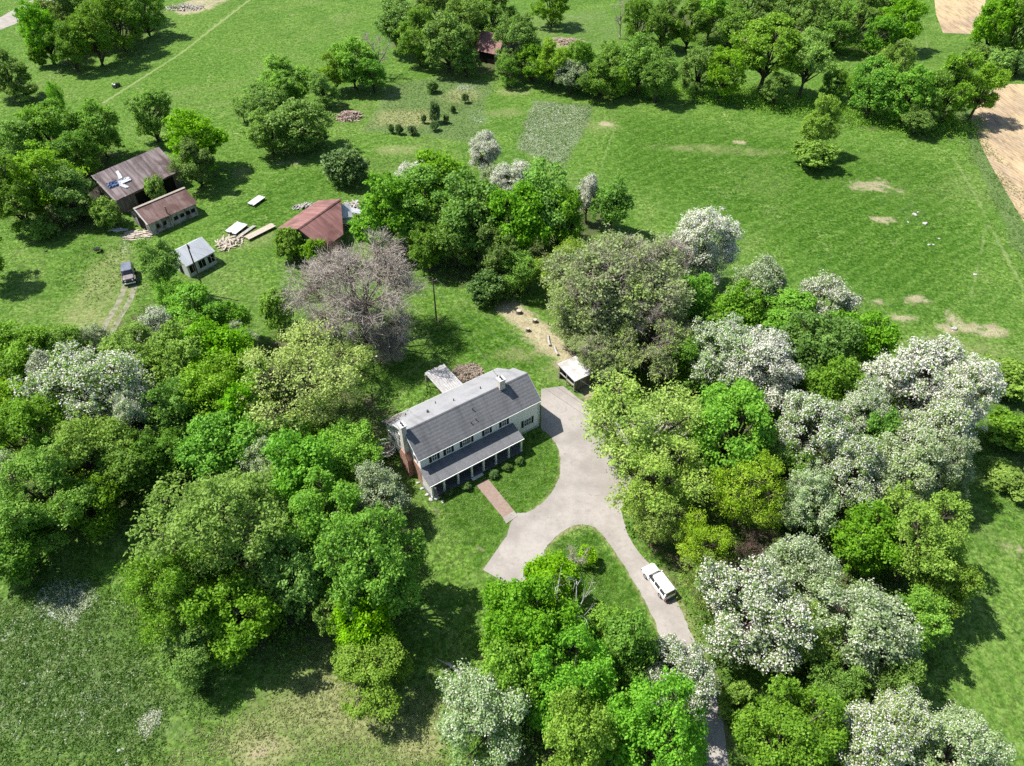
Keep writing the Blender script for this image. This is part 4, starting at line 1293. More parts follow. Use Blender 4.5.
for row in ROWS:
    row = list(row)
    if row[6] in (G_HR, G_UH, G_TL, G_TC, G_MB, G_RB, G_LE, G_TR):
        row[0] = {'maple': 'hedgebright', 'broadleaf': 'hedgemid', 'dense': 'hedgedark'}.get(row[0], row[0])
    if row[6] in (G_HR, G_UH):
        row[3] *= 1.02
    if row[0] not in ('shrub', 'limeshrub', 'darkshrub'):
        row[3] *= random.uniform(1.03, 1.12)
        row[4] *= TALLER.get(row[6], 1.0)
    plant(*row)

# small cedars scattered over the weedy lot
for px, py, r, h, lab in ((435, 112, 6, 4.5, 'tallest bright young cedar in the middle of the weedy lot'),
                          (434, 126, 5, 2, 'dark round seedling right below the tallest young cedar'),
                          (391, 129, 3, 1.8, 'first dark seedling from the left at the lower edge of the weedy lot'),
                          (399, 129, 4, 2.2, 'second dark seedling from the left at the lower edge of the weedy lot'),
                          (412, 130, 5, 2.0, 'third dark seedling from the left at the lower edge of the weedy lot'),
                          (424, 119, 3, 1.8, 'dark seedling left of the tallest young cedar'),
                          (446, 119, 3, 1.8, 'dark seedling right of the tallest young cedar'),
                          (465, 98, 4, 2.2, 'dark seedling at the upper right of the weedy lot'),
                          (433, 87, 6, 2.4, 'dark seedling at the upper edge of the weedy lot'),
                          (453, 109, 3, 1.6, 'small dark seedling right of the middle of the weedy lot')):
    e = plant('darkshrub', px, py, r, h, lab, 'young cedars in the weedy lot')
    e['category'] = 'seedling'

# foundation planting
for px, py, r, h, lab in ((450, 492, 5, 1.2, 'leftmost low dark shrub under the porch edge'),
                          (466, 486, 6, 1.3, 'low dark shrub left of the brick walk'),
                          (494, 474, 7, 1.4, 'low dark shrub right of the brick walk'),
                          (507, 467, 6, 1.3, 'low dark shrub near the right half of the porch'),
                          (519, 460, 6, 1.2, 'low dark shrub at the right end of the porch'),
                          (432, 478, 6, 1.6, 'leafy shrub at the left corner of the farmhouse')):
    e = plant('darkshrub', px, py, r * 0.85, h * 0.7, lab, 'shrubs along the farmhouse porch')


# ------------------------------------------------------------------ the farmhouse (x along the front, y to the back)
def part(name, mat, parent, fn, bevel=0.0):
    mb = MB()
    fn(mb)
    return mb.build(name, mat, parent, bevel)


HA = math.atan2(0.56389204, 0.82584851)
house = empty('farmhouse', (-11.46, 58.57, 0), HA, 'long white two storey farmhouse with grey shingle roof and front porch', 'house')
HL = 18.4
ridge, rear, lean = (3.2, 7.62), (6.5, 6.02), (10.0, 3.55)
part('wall', M['siding'], house, lambda b: b.prism([(0.12, 0), (0.12, 5.1), (3.2, 7.42), (6.4, 5.85), (9.75, 3.45), (9.75, 0)], 0.1, HL - 0.1))


def roof_strip(b, p, q, x0, x1, th=0.16):
    b.slab([(x0, p[0], p[1]), (x1, p[0], p[1]), (x1, q[0], q[1]), (x0, q[0], q[1])], th)


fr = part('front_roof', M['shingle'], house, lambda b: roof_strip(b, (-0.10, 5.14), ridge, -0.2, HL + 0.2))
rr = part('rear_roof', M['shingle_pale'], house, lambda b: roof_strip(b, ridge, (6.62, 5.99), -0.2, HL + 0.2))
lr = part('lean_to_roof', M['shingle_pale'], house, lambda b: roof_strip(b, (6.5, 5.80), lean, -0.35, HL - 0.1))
part('ridge_cap', M['shingle'], house, lambda b: b.prism([(3.05, 7.53), (3.2, 7.66), (3.35, 7.58), (3.2, 7.625)], -0.2, HL + 0.2))
part('gutter', M['trim'], house, lambda b: b.box(-0.22, HL + 0.22, -0.18, -0.105, 5.0, 5.1), 0.02)
part('rear_gutter', M['trim'], house, lambda b: b.box(-0.36, HL - 0.1, 10.0, 10.12, 3.32, 3.46), 0.02)
for x in (-0.235, HL + 0.205):
    part('rake_board', M['trim'], house, lambda b: b.prism([(-0.1, 4.92), (-0.1, 5.12), (3.2, 7.6), (6.6, 5.95), (6.6, 5.72), (3.2, 7.36)], x, x + 0.03))
for x in (0.06, HL - 0.24):
    part('corner_board', M['trim'], house, lambda b: b.box(x, x + 0.18, 0.06, 0.118, 0, 4.86))
part('downpipe', M['trim'], house, lambda b: b.tube([(HL - 0.02, 0.02, 4.8), (HL - 0.02, 0.02, 0.15)], 0.05, 6))
# foundation and brick end wall
part('foundation', M['cap'], house, lambda b: b.box(0.05, HL - 0.05, 0.07, 9.8, -0.2, 0.45))
part('brick_gable', M['brick'], house, lambda b: b.prism([(0.2, 0), (0.2, 3.2), (4.6, 3.2), (4.6, 0)], 0.03, 0.094))
ch = part('chimney', M['brick_pale'], house, lambda b: (b.box(-0.62, 0.03, 2.85, 3.75, 3.9, 8.7)), 0.01)
part('chimney_base', M['brick'], ch, lambda b: b.prism([(2.2, 0), (2.2, 3.1), (2.8, 4.1), (3.8, 4.1), (4.4, 3.1), (4.4, 0)], -0.72, 0.02))
part('chimney_cap', M['cap'], ch, lambda b: b.box(-0.7, 0.11, 2.77, 3.83, 8.7, 8.85), 0.02)
for y in (3.1, 3.5):
    part('flue', M['vent'], ch, lambda b: b.tube([(-0.3, y, 8.85), (-0.3, y, 9.1)], 0.13, 8))
ch2 = part('chimney', M['brick_pale'], house, lambda b: b.box(13.85, 14.7, 2.75, 3.6, 6.6, 8.8), 0.01)
part('chimney_cap', M['cap'], ch2, lambda b: b.box(13.77, 14.78, 2.67, 3.68, 8.8, 8.96), 0.02)
for y in (2.98, 3.35):
    part('flue', M['vent'], ch2, lambda b: b.tube([(14.28, y, 8.96), (14.28, y, 9.22)], 0.13, 8))
part('chimney_flashing', M['vent'], ch2, lambda b: b.box(13.8, 14.75, 2.55, 2.74, 7.02, 7.2))


def roof_z(y):
    if y < 3.2:
        return 5.13 + (7.62 - 5.13) * y / 3.2
    if y < 6.5:
        return 7.62 - 1.6 * (y - 3.2) / 3.3
    return 5.8 - (5.8 - 3.55) * (y - 6.5) / 3.5


for x, y, r in ((4.3, 5.3, 0.16), (8.1, 5.1, 0.08), (12.2, 5.0, 0.08), (6.5, 7.3, 0.07), (2.4, 8.2, 0.07), (9.2, 2.2, 0.07), (8.2, 1.0, 0.06), (9.0, 1.1, 0.06), (15.6, 6.0, 0.07)):
    part('roof_vent', M['vent'], house, lambda b: b.tube([(x, y, roof_z(y) - 0.1), (x, y, roof_z(y) + 0.38)], r, 8))
# leaf litter on the low roof corner
lit = MB()
g = np.random.default_rng(5)
for _ in range(420):
    x, y = abs(g.normal()) * 1.3 - 0.2, g.uniform(6.9, 9.8) * 1.0
    y = 9.9 - abs(g.normal()) * 0.9
    if y < 6.7:
        continue
    z = roof_z(y) + 0.012
    a = g.uniform(0, 6.28)
    s = g.uniform(0.05, 0.13)
    c, d = math.cos(a) * s, math.sin(a) * s
    lit.add([(x + c, y + d, z - d * 0.64), (x - d, y + c, z - c * 0.64 + 0.02), (x - c, y - d, z + d * 0.64), (x + d, y - c, z + c * 0.64 + 0.02)], [(0, 1, 2, 3)])
tag(lit.build('leaf_litter', M['barnwood'], lr), kind='stuff')


def window(x0, x1, z0, z1, y=0.12, wall='front', shutters=0.34, panes=2, parent=house):
    """framed window with sill, glass bars and shutters on the front wall (faces -y)"""
    wd = part('window', M['trim'], parent, lambda b: (
        b.box(x0, x1, y - 0.07, y + 0.01, z1 - 0.09, z1), b.box(x0, x1, y - 0.07, y + 0.01, z0, z0 + 0.09),
        b.box(x0, x0 + 0.08, y - 0.07, y + 0.01, z0 + 0.09, z1 - 0.09), b.box(x1 - 0.08, x1, y - 0.07, y + 0.01, z0 + 0.09, z1 - 0.09)))
    part('pane', M['glass'], wd, lambda b: b.box(x0 + 0.08, x1 - 0.08, y - 0.03, y + 0.005, z0 + 0.09, z1 - 0.09))

    def bars(b):
        for i in range(1, panes):
            x = x0 + (x1 - x0) * i / panes
            b.box(x - 0.025, x + 0.025, y - 0.055, y - 0.031, z0 + 0.09, z1 - 0.09)
        b.box(x0 + 0.08, x1 - 0.08, y - 0.052, y - 0.033, (z0 + z1) / 2 - 0.03, (z0 + z1) / 2 + 0.03)
    part('glazing_bar', M['trim'], wd, bars)
    part('sill', M['trim'], wd, lambda b: b.box(x0 - 0.05, x1 + 0.05, y - 0.14, y + 0.01, z0 - 0.07, z0 - 0.003))
    if shutters:
        for a, c in ((x0 - shutters - 0.02, x0 - 0.02), (x1 + 0.02, x1 + shutters + 0.02)):
            sh = part('shutter', M['shutter'], parent, lambda b: (
                b.box(a, a + 0.05, y - 0.06, y, z0, z1), b.box(c - 0.05, c, y - 0.06, y, z0, z1),
                *[b.box(a + 0.05, c - 0.05, y - 0.05, y - 0.01, z0 + k * (z1 - z0) / 9, z0 + (k + 0.8) * (z1 - z0) / 9) for k in range(9)]))


for x0, x1, n in ((1.70, 2.46, 2), (3.78, 4.54, 2), (6.22, 7.52, 4), (9.6, 10.36, 2), (12.28, 13.06, 2)):
    window(x0, x1, 3.58, 4.90, panes=n)
window(15.86, 17.12, 1.35, 2.68, panes=3)
for x0, x1, n in ((1.6, 3.2, 3), (4.2, 5.2, 2), (8.5, 9.5, 2), (11.0, 12.6, 3)):
    window(x0, x1, 0.95, 2.35, panes=n, shutters=0.3)
dr = part('front_door', M['shutter'], house, lambda b: b.box(6.05, 7.05, 0.06, 0.11, 0.22, 2.3), 0.01)
part('door_frame', M['trim'], dr, lambda b: (b.box(5.93, 6.045, 0.04, 0.115, 0.22, 2.42), b.box(7.055, 7.17, 0.04, 0.115, 0.22, 2.42), b.box(6.05, 7.05, 0.04, 0.115, 2.305, 2.42)))
part('door_handle', M['rim'], dr, lambda b: b.tube([(6.95, 0.03, 1.2), (6.95, -0.03, 1.2)], 0.04, 8))
# windows in the left gable (faces -x)
for y0, y1, z0, z1 in ((7.3, 8.2, 1.2, 2.4), (8.5, 9.2, 1.2, 2.3), (5.0, 5.8, 3.6, 4.8), (1.0, 1.8, 3.6, 4.7)):
    wd = part('window', M['trim'], house, lambda b: (b.box(0.02, 0.097, y0, y1, z0, z0 + 0.08), b.box(0.02, 0.097, y0, y1, z1 - 0.08, z1),
                                                     b.box(0.02, 0.097, y0, y0 + 0.08, z0 + 0.08, z1 - 0.08), b.box(0.02, 0.097, y1 - 0.08, y1, z0 + 0.08, z1 - 0.08)))
    part('pane', M['glass'], wd, lambda b: b.box(0.05, 0.095, y0 + 0.08, y1 - 0.08, z0 + 0.08, z1 - 0.08))
# right gable: door and window towards the yard (faces +x)
for y0, y1, z0, z1 in ((1.4, 2.3, 1.2, 2.5), (4.9, 5.8, 1.2, 2.5), (2.6, 3.5, 4.2, 5.5)):
    wd = part('window', M['trim'], house, lambda b: b.box(HL - 0.098, HL - 0.03, y0, y1, z0, z1))
    part('pane', M['glass'], wd, lambda b: b.box(HL - 0.029, HL - 0.015, y0 + 0.08, y1 - 0.08, z0 + 0.08, z1 - 0.08))
# porch
PX1 = 13.95
pr = part('porch_roof', M['shingle'], house, lambda b: roof_strip(b, (-2.5, 2.66), (0.10, 3.34), -0.2, PX1 + 0.12, 0.12))
part('porch_gutter', M['trim'], pr, lambda b: b.box(-0.22, PX1 + 0.14, -2.62, -2.505, 2.47, 2.60), 0.02)
part('porch_beam', M['trim'], house, lambda b: b.box(-0.05, PX1 - 0.02, -2.45, -2.25, 2.36, 2.55))
part('porch_floor', M['porchdeck'], house, lambda b: b.box(-0.1, PX1, -2.55, 0.06, -0.05, 0.2), 0.02)
for x in (0.12, 1.87, 3.93, 5.97, 7.79, 9.71, 11.74, 13.75):
    part('post', M['trim'], house, lambda b: (b.box(x - 0.11, x + 0.11, -2.46, -2.24, 0.2, 2.36), b.box(x - 0.15, x + 0.15, -2.50, -2.20, 0.2, 0.32), b.box(x - 0.15, x + 0.15, -2.50, -2.20, 2.22, 2.355)))
part('end_lattice', M['trim'], house, lambda b: [b.box(0.06, 0.10, -2.05 + k * 0.3, -1.83 + k * 0.3, 0.2, 2.36) for k in range(7)])
part('step', M['cap'], house, lambda b: b.box(5.7, 7.4, -2.95, -2.555, -0.05, 0.14), 0.01)


def hw_(x, y, z=0.0):
    """house coordinates to the world"""
    c, s = math.cos(HA), math.sin(HA)
    return (-11.46 + c * x - s * y, 58.57 + s * x + c * y, z)


# half-round deck at the left end
dk = empty('garden_deck', hw_(-1.35, 7.6), HA, 'small round deck with curved white railing at the left end of the farmhouse', 'deck')
part('deck_floor', M['barnwood'], dk, lambda b: b.prism([(1.25 * math.cos(t), 1.25 * math.sin(t)) for t in np.linspace(0, 2 * math.pi, 25)[:-1]], 0.45, 0.6, 'z'))
part('rail', M['trim'], dk, lambda b: b.tube([(1.25 * math.cos(t), 1.25 * math.sin(t), 1.5) for t in np.linspace(0.6, 5.7, 22)], 0.07, 6))
part('lower_rail', M['trim'], dk, lambda b: b.tube([(1.25 * math.cos(t), 1.25 * math.sin(t), 0.75) for t in np.linspace(0.6, 5.7, 22)], 0.05, 6))
for t in np.linspace(0.6, 5.7, 9):
    part('rail_post', M['trim'], dk, lambda b: b.tube([(1.25 * math.cos(t), 1.25 * math.sin(t), 0), (1.25 * math.cos(t), 1.25 * math.sin(t), 1.5)], 0.05, 6))

# patio roof behind the house
pc = empty('patio_cover', hw_(9.4, 10.2), HA, 'lean-to patio cover of pale weathered boards behind the farmhouse', 'patio cover')
part('board_roof', M['plank_old'], pc, lambda b: [b.slab([(k * 0.335 + 0.02 - 0.1, 0.15 + 0.05 * (k % 3), 2.95), (k * 0.335 + 0.325 - 0.1, 0.15, 2.95), (k * 0.335 + 0.325 + 0.15, 6.0 + 0.12 * (k % 2), 2.35), (k * 0.335 + 0.02 + 0.15, 6.0 + 0.1 * (k % 3), 2.35)], 0.05) for k in range(10)])
for x in (0.1, 3.2):
    part('post', M['greywood'], pc, lambda b: b.box(x - 0.06, x + 0.06, 5.6, 5.72, -0.1, 2.3))
part('beam', M['greywood'], pc, lambda b: b.box(0, 3.4, 5.55, 5.77, 2.13, 2.28))


M['brush'] = surf('brown_brush', (0.26, 0.21, 0.165), (0.15, 0.12, 0.09), 2.5, 0.95, 0.1)


# ------------------------------------------------------------------ barns and sheds
def gabled(name, label, e0, e1, ze, hwid, zr, roof, wall, cat='barn', over=0.35, ridge_mat=None, wob=0.0, seed=1):
    """gabled building; the photo shows its front eave from pixel e0 to e1 at height ze. x along the eave, y to the back"""
    a, b_ = at(*e0, ze), at(*e1, ze)
    ang, ln = frame_on(a, b_)
    o = empty(name, (a[0], a[1], 0), ang, label, cat)
    g = np.random.default_rng(seed)
    part('wall', wall, o, lambda b: b.prism([(over, 0), (over, ze - 0.05), (hwid, zr - 0.28), (2 * hwid - over, ze - 0.05), (2 * hwid - over, 0)], over, ln - over))

    def slope(b, y0, z0, y1, z1):
        n = max(3, int(ln / 0.9))
        for k in range(n):
            xa, xb = ln * k / n, ln * (k + 1) / n
            dz = g.uniform(-wob, wob)
            dy = g.uniform(-wob, wob) * 1.5
            b.slab([(xa + 0.004, y0 + dy, z0 + dz * 0.3), (xb - 0.004, y0 + dy, z0 + dz), (xb - 0.004, y1, z1 + dz * 0.5), (xa + 0.004, y1, z1)], 0.06)
    part('front_roof', roof, o, lambda b: slope(b, 0, ze, hwid, zr))
    part('rear_roof', roof, o, lambda b: slope(b, 2 * hwid, ze, hwid, zr))
    if ridge_mat:
        part('ridge_cap', ridge_mat, o, lambda b: b.prism([(hwid - 0.3, zr - 0.02), (hwid, zr + 0.12), (hwid + 0.3, zr - 0.02), (hwid, zr + 0.06)], 0, ln))
    return o, ln


b1, ln = gabled('barn', 'large barn with brown rusted tin roof among trees in the upper left', (115, 201), (181, 170.5), 3.2, 5.6, 6.7, M['rust_tin'], M['barnwood'], wob=0.05, seed=3)
part('barn_opening', M['dark'], b1, lambda b: b.box(ln - 6.2, ln - 2.0, 0.28, 0.345, 0, 2.7))
part('barn_opening', M['dark'], b1, lambda b: b.box(4.2, 7.2, 0.28, 0.345, 0, 2.6))
part('barn_door', M['barnwood'], b1, lambda b: b.box(0.27, 0.345, 3.6, 7.4, 0, 3.0))
part('rake_board', M['greywood'], b1, lambda b: b.slab([(-0.05, 0, 3.26), (0.16, 0, 3.26), (0.16, 5.6, 6.76), (-0.05, 5.6, 6.76)], 0.05))


def on_slope(o, x, f, hwid, ze, zr, lift=0.06):
    """point on the front slope of a gabled building, f from eave (0) to ridge (1)"""
    v = o.matrix_basis @ Vector((x, hwid * f, ze + (zr - ze) * f + lift))
    return v


# sheets thrown on the large barn
def roof_sheet(name, label, cat, mat, o, x0, x1, f0, f1, hwid, ze, zr, crumple=0.1, seed=1, twist=0.0):
    g = np.random.default_rng(seed)
    n = 6
    grid = []
    for j in range(n + 1):
        for i in range(n + 1):
            x = x0 + (x1 - x0) * i / n + twist * (j / n - 0.5)
            f = f0 + (f1 - f0) * j / n + g.normal() * 0.004
            grid.append(tuple(on_slope(o, x + g.normal() * 0.05, f, hwid, ze, zr, 0.09 + abs(g.normal()) * crumple)))
    mb = MB()
    m = (n + 1) ** 2
    lowv = [(p[0], p[1], p[2] - 0.03) for p in grid]
    fs = []
    for j in range(n):
        for i in range(n):
            q = j * (n + 1) + i
            fs += [(q, q + 1, q + n + 2, q + n + 1), (m + q, m + q + n + 1, m + q + n + 2, m + q + 1)]
    mb.add(grid + lowv, fs)
    return tag(mb.build(name, mat), label, cat)


o_ = bpy.context.view_layer
o_.update()
roof_sheet('tarpaulin', 'crumpled blue tarpaulin on the left end of the large rusty barn roof', 'tarpaulin', M['bluetarp'], b1, 1.0, 3.0, 0.40, 0.55, 5.6, 3.2, 6.7, 0.12, 3)
roof_sheet('metal_sheet', 'white sheet lying flat beside the blue tarpaulin on the large barn roof', 'metal sheet', M['whitesheet'], b1, 2.9, 5.4, 0.36, 0.50, 5.6, 3.2, 6.7, 0.08, 4)
roof_sheet('metal_sheet', 'narrow white strip running up the slope above the blue tarpaulin', 'metal sheet', M['whitesheet'], b1, 3.9, 4.6, 0.54, 0.80, 5.6, 3.2, 6.7, 0.03, 5, 0.5)
roof_sheet('metal_sheet', 'small white sheet hanging lowest on the large barn roof', 'metal sheet', M['whitesheet'], b1, 3.1, 3.8, 0.20, 0.36, 5.6, 3.2, 6.7, 0.05, 6, -0.7)

b2, ln = gabled('barn', 'small barn with red-brown rusted roof and peeling whitewashed wall', (147.2, 225), (197.8, 203), 2.5, 3.6, 4.5, M['rust_tin_red'], M['whitewash'], ridge_mat=M['plank'], wob=0.02, seed=9)
for k, x in enumerate((1.6, 3.0, 5.2, 6.5, 7.7, 8.8)):
    wd = part('window', M['dark'], b2, lambda b: b.box(x, x + (0.8 if k > 1 else 0.6), 0.30, 0.345, 0.9, 1.7))
    part('window_frame', M['whitewash'], wd, lambda b: (b.box(x - 0.07, x + 0.87, 0.27, 0.298, 1.7, 1.78), b.box(x - 0.07, x + 0.87, 0.27, 0.298, 0.82, 0.9)))
part('barn_opening', M['dark'], b2, lambda b: b.box(0.29, 0.345, 2.0, 4.6, 0, 2.6))
part('stove_pipe', M['whitewash'], b2, lambda b: (b.box(4.3, 4.55, 0.05, 0.34, 0, 2.42), b.tube([(4.42, 0.5, 2.5), (4.42, 0.5, 4.2)], 0.11, 8)))
part('rake_board', M['whiteboard'], b2, lambda b: b.slab([(-0.06, 0, 2.56), (0.14, 0, 2.56), (0.14, 3.6, 4.57), (-0.06, 3.6, 4.57)], 0.05))

b3, ln = gabled('shed', 'white shed with pale grey tin roof and three dark openings', (186, 266.8), (215.2, 251.2), 2.5, 3.0, 4.3, M['grey_tin'], M['whiteboard'], 'shed', 0.2, seed=5)
for k in range(3):
    x = 0.5 + k * 1.85
    op = part('opening', M['dark'], b3, lambda b: b.box(x, x + 1.3, 0.15, 0.195, 0.75, 2.15))
    part('opening_frame', M['whiteboard'], op, lambda b: (b.box(x - 0.1, x, 0.13, 0.194, 0.65, 2.25), b.box(x + 1.3, x + 1.4, 0.13, 0.194, 0.65, 2.25), b.box(x + 0.62, x + 0.68, 0.12, 0.148, 0.75, 2.15)))
part('side_door', M['dark'], b3, lambda b: b.box(0.15, 0.195, 2.0, 3.0, 0, 2.0))

# red barn, its right end fallen in
a_, c_ = at(298.4, 228.8, 5.0), at(340.7, 199, 5.0)
ang, ln = frame_on(a_, c_)
b4 = empty('barn', (a_[0], a_[1], 0), ang, 'half collapsed barn with dull red roof above the grey leafless tree', 'barn')
part('front_roof', M['red_tin'], b4, lambda b: (b.slab([(0, -5.0, 2.45), (5.6, -5.0, 2.3), (ln, 0, 4.95), (0, 0, 5.0)], 0.08)))
part('rear_roof', M['red_tin'], b4, lambda b: b.slab([(-0.1, 0.02, 5.0), (ln + 0.2, 0.02, 4.95), (ln - 0.6, 5.2, 3.55), (-0.2, 5.2, 3.6)], 0.08))
part('wall', M['barnwood'], b4, lambda b: b.prism([(-4.7, 0), (-4.7, 2.5), (0, 4.85), (4.9, 3.5), (4.9, 0)], 0.25, 5.3))
part('rear_wall', M['barnwood'], b4, lambda b: b.box(5.3, ln - 0.9, 4.7, 4.9, 0, 3.4))
part('ridge_cap', M['red_tin'], b4, lambda b: b.prism([(-0.22, 4.95), (0, 5.12), (0.22, 4.95), (0, 5.03)], 0, ln))
o_.update()
inv = b4.matrix_world.inverted()
for pts in (((338.5, 203, 4.3), (350, 206, 3.0), (353, 217, 2.2), (341.5, 217.5, 3.0)), ((350, 207, 1.6), (362, 210, 1.0), (360, 214, 0.9), (351, 212, 1.5)), ((340, 218, 2.2), (352, 217, 1.6), (350, 222, 1.3), (341, 223, 1.7))):
    part('fallen_sheet', M['grey_tin'], b4, lambda b: b.slab([tuple(inv @ Vector(at(x, y, z))) for x, y, z in pts], 0.05))


def heap(name, label, cat, px, py, rx, ry, h, n, mats, seed, lmin=0.5, lmax=2.2, flat=0.25, yaw=None, kind=None, z=0.0):
    """a heap of loose boards and branches lying on one another, one mesh"""
    g = np.random.default_rng(seed)
    c = at(px, py)
    mb = MB()
    for i in range(n):
        r = g.uniform(0, 1) ** 0.6
        t = g.uniform(0, 6.28)
        x, y = math.cos(t) * r * rx, math.sin(t) * r * ry
        zz = z + h * (1 - r * r) * g.uniform(0.2, 1.0) + 0.05
        a = g.uniform(0, 6.28) if yaw is None else yaw + g.normal() * 0.25
        ln_, wd_ = g.uniform(lmin, lmax) / 2, g.uniform(0.05, 0.16)
        Mx = Matrix.Translation((x, y, zz)) @ Matrix.Rotation(a, 4, 'Z') @ Matrix.Rotation(g.normal() * flat, 4, 'Y') @ Matrix.Rotation(g.normal() * flat, 4, 'X')
        mb.box(-ln_, ln_, -wd_, wd_, -0.03, 0.04, Mx)
    o = mb.build(name, mats)
    o.location = (c[0], c[1], 0)
    return tag(o, label, cat, kind=kind)


heap('rubble_heap', 'rubble of grey boards at the fallen right end of the red barn', 'rubble', 352, 208, 2.6, 2.2, 0.8, 90, M['greywood'], 2)
heap('rubble_heap', 'pale broken boards under the fallen sheets of the red barn', 'rubble', 345, 224, 1.2, 1.6, 0.6, 45, M['plank'], 3)
heap('rubble_heap', 'boards strewn behind the rear eave of the red barn', 'rubble', 308, 207, 2.8, 0.9, 0.5, 55, M['greywood'], 4, yaw=1.0)
heap('woodpile', 'round heap of pinkish cut wood between the trees and the weedy lot', 'woodpile', 349, 117, 3.3, 3.0, 1.3, 170, M['pink_wood'], 6, 0.4, 1.5)
heap('board_heap', 'pale planks spread at the open gable of the small rusty barn', 'boards', 140, 235, 2.6, 1.9, 0.35, 70, M['plank'], 7, 0.8, 2.8, 0.08, 0.2)
heap('board_heap', 'tangled ring of pale scrap boards beside the grey shed', 'boards', 230, 243, 2.3, 2.5, 0.5, 75, M['plank'], 8, 0.8, 2.6, 0.15)
heap('board_heap', 'thin white boards lying left of the planks by the small barn', 'boards', 118, 230, 1.5, 0.5, 0.15, 14, M['whiteboard'], 9, 0.8, 2.0, 0.05, 0.0)
heap('brush_pile', 'brown brush pile beside the patio cover behind the farmhouse', 'brush', 468, 374, 2.4, 2.2, 0.55, 420, M['brush'], 10, 0.25, 1.0, 0.35)
heap('brush_pile', 'dark grey brush under the pale oak beside the clump', 'brush', 222, 620, 3.0, 2.2, 0.8, 120, M['greywood'], 11, 0.6, 2.4, 0.3)
heap('brush_pile', 'scatter of dead branches on bare earth at the top left wood', 'brush', 185, 8, 6.5, 3.0, 0.9, 90, M['greywood'], 12, 1.0, 3.0, 0.25)
heap('brush_pile', 'dead grey brush between the second hedgerow and the far grove', 'brush', 565, 42, 6.0, 2.8, 0.7, 110, M['pink_wood'], 13, 0.6, 2.0, 0.25)


def pallet(name, label, cat, corners, h, mat, under, n=6):
    """a low stack of boards on bearers; corners are pixels, first edge is the short one"""
    p = [at(*c) for c in corners]
    ang, w_ = frame_on(p[0], p[1])
    ln_ = float(np.linalg.norm((p[3] - p[0])[:2]))
    o = empty(name, (p[0][0], p[0][1], 0), ang, label, cat)
    d = (p[3] - p[0])[:2]
    side = 1 if (-math.sin(ang) * d[0] + math.cos(ang) * d[1]) > 0 else -1
    g = np.random.default_rng(int(corners[0][0]))

    def boards(b):
        for k in range(n):
            x0 = w_ * k / n
            e = g.uniform(0, 0.35)
            y0, y1 = sorted((side * e, side * (ln_ - g.uniform(0, 0.3))))
            b.box(x0 + 0.015, x0 + w_ / n - 0.015, y0, y1, h - 0.1 + g.uniform(-0.03, 0.03), h)
    part('board_deck', mat, o, boards)
    for f in (0.12, 0.5, 0.88):
        y = side * ln_ * f
        part('bearer', under, o, lambda b: b.box(0.05, w_ - 0.05, y - 0.08, y + 0.08, 0, h - 0.135))
    return o


# board stacks
pallet('board_stack', 'single white board stack alone on the grass above the others', 'boards', ((247, 206), (254, 208), (264, 199), (257, 196.5)), 0.55, M['whiteboard'], M['barnwood'])
pallet('board_stack', 'white board stack next to the tangled scrap ring', 'boards', ((225, 234), (236, 237), (245, 227), (234, 223)), 0.6, M['whiteboard'], M['barnwood'])
pallet('board_stack', 'long pale plank stack rightmost beside the scrap ring', 'boards', ((244, 239), (249, 242), (265, 224), (259, 221)), 0.5, M['plank'], M['barnwood'])
pallet('board_stack', 'thin rusty plank stack between the white and the long pale stacks', 'boards', ((238, 237), (241, 238), (253, 226), (251, 225)), 0.3, M['greywood'], M['barnwood'], 3)

# far shed among trees
a_, c_ = at(474, 50, 2.8), at(498, 55, 2.8)
ang, ln = frame_on(a_, c_)
b5 = empty('shed', (a_[0], a_[1], 0), ang, 'far shed with brick-red roof half hidden among dark trees', 'shed')
part('front_roof', M['red_tin'], b5, lambda b: b.slab([(0, 0, 2.8), (ln, 0, 2.8), (ln, 4.2, 6.6), (0, 4.2, 6.6)], 0.08))
part('rear_roof', M['red_tin'], b5, lambda b: b.slab([(0, 4.23, 6.6), (ln, 4.23, 6.6), (ln, 8.4, 2.8), (0, 8.4, 2.8)], 0.08))
part('wall', M['barnwood'], b5, lambda b: b.prism([(0.3, 0), (0.3, 2.85), (4.2, 6.4), (8.1, 2.85), (8.1, 0)], 0.3, ln - 0.3))
part('barn_opening', M['dark'], b5, lambda b: b.box(1.5, ln - 1.5, 0.2, 0.29, 0, 2.5))

# white roofed open shed by the yard
a_, d_ = at(575, 380, 2.5), at(593, 371, 2.5)
ang, ln = frame_on(a_, d_)
b6 = empty('shed', (a_[0], a_[1], 0), ang, 'small open-sided shed with white roof at the yard end', 'shed')
part('roof', M['white_tin'], b6, lambda b: (b.slab([(-0.2, -0.2, 2.45), (ln, -0.2, 2.35), (ln, 4.0, 2.55), (-0.2, 4.0, 2.75)], 0.09)))
part('front_wall', M['barnwood'], b6, lambda b: b.box(0.15, ln - 0.2, 0.0, 0.08, 0, 2.25))
part('side_wall', M['barnwood'], b6, lambda b: b.box(ln - 0.28, ln - 0.2, 0.085, 3.75, 0, 2.33))
part('rear_wall', M['barnwood'], b6, lambda b: b.box(0.0, ln - 0.285, 3.7, 3.78, 0, 2.45))
for y in (0.14, 1.9, 3.6):
    part('post', M['greywood'], b6, lambda b: b.box(-0.02, 0.1, y - 0.05, y + 0.05, 0, 2.33))
part('tie_beam', M['greywood'], b6, lambda b: b.box(-0.02, 0.1, 0.2, 3.55, 1.2, 1.32))


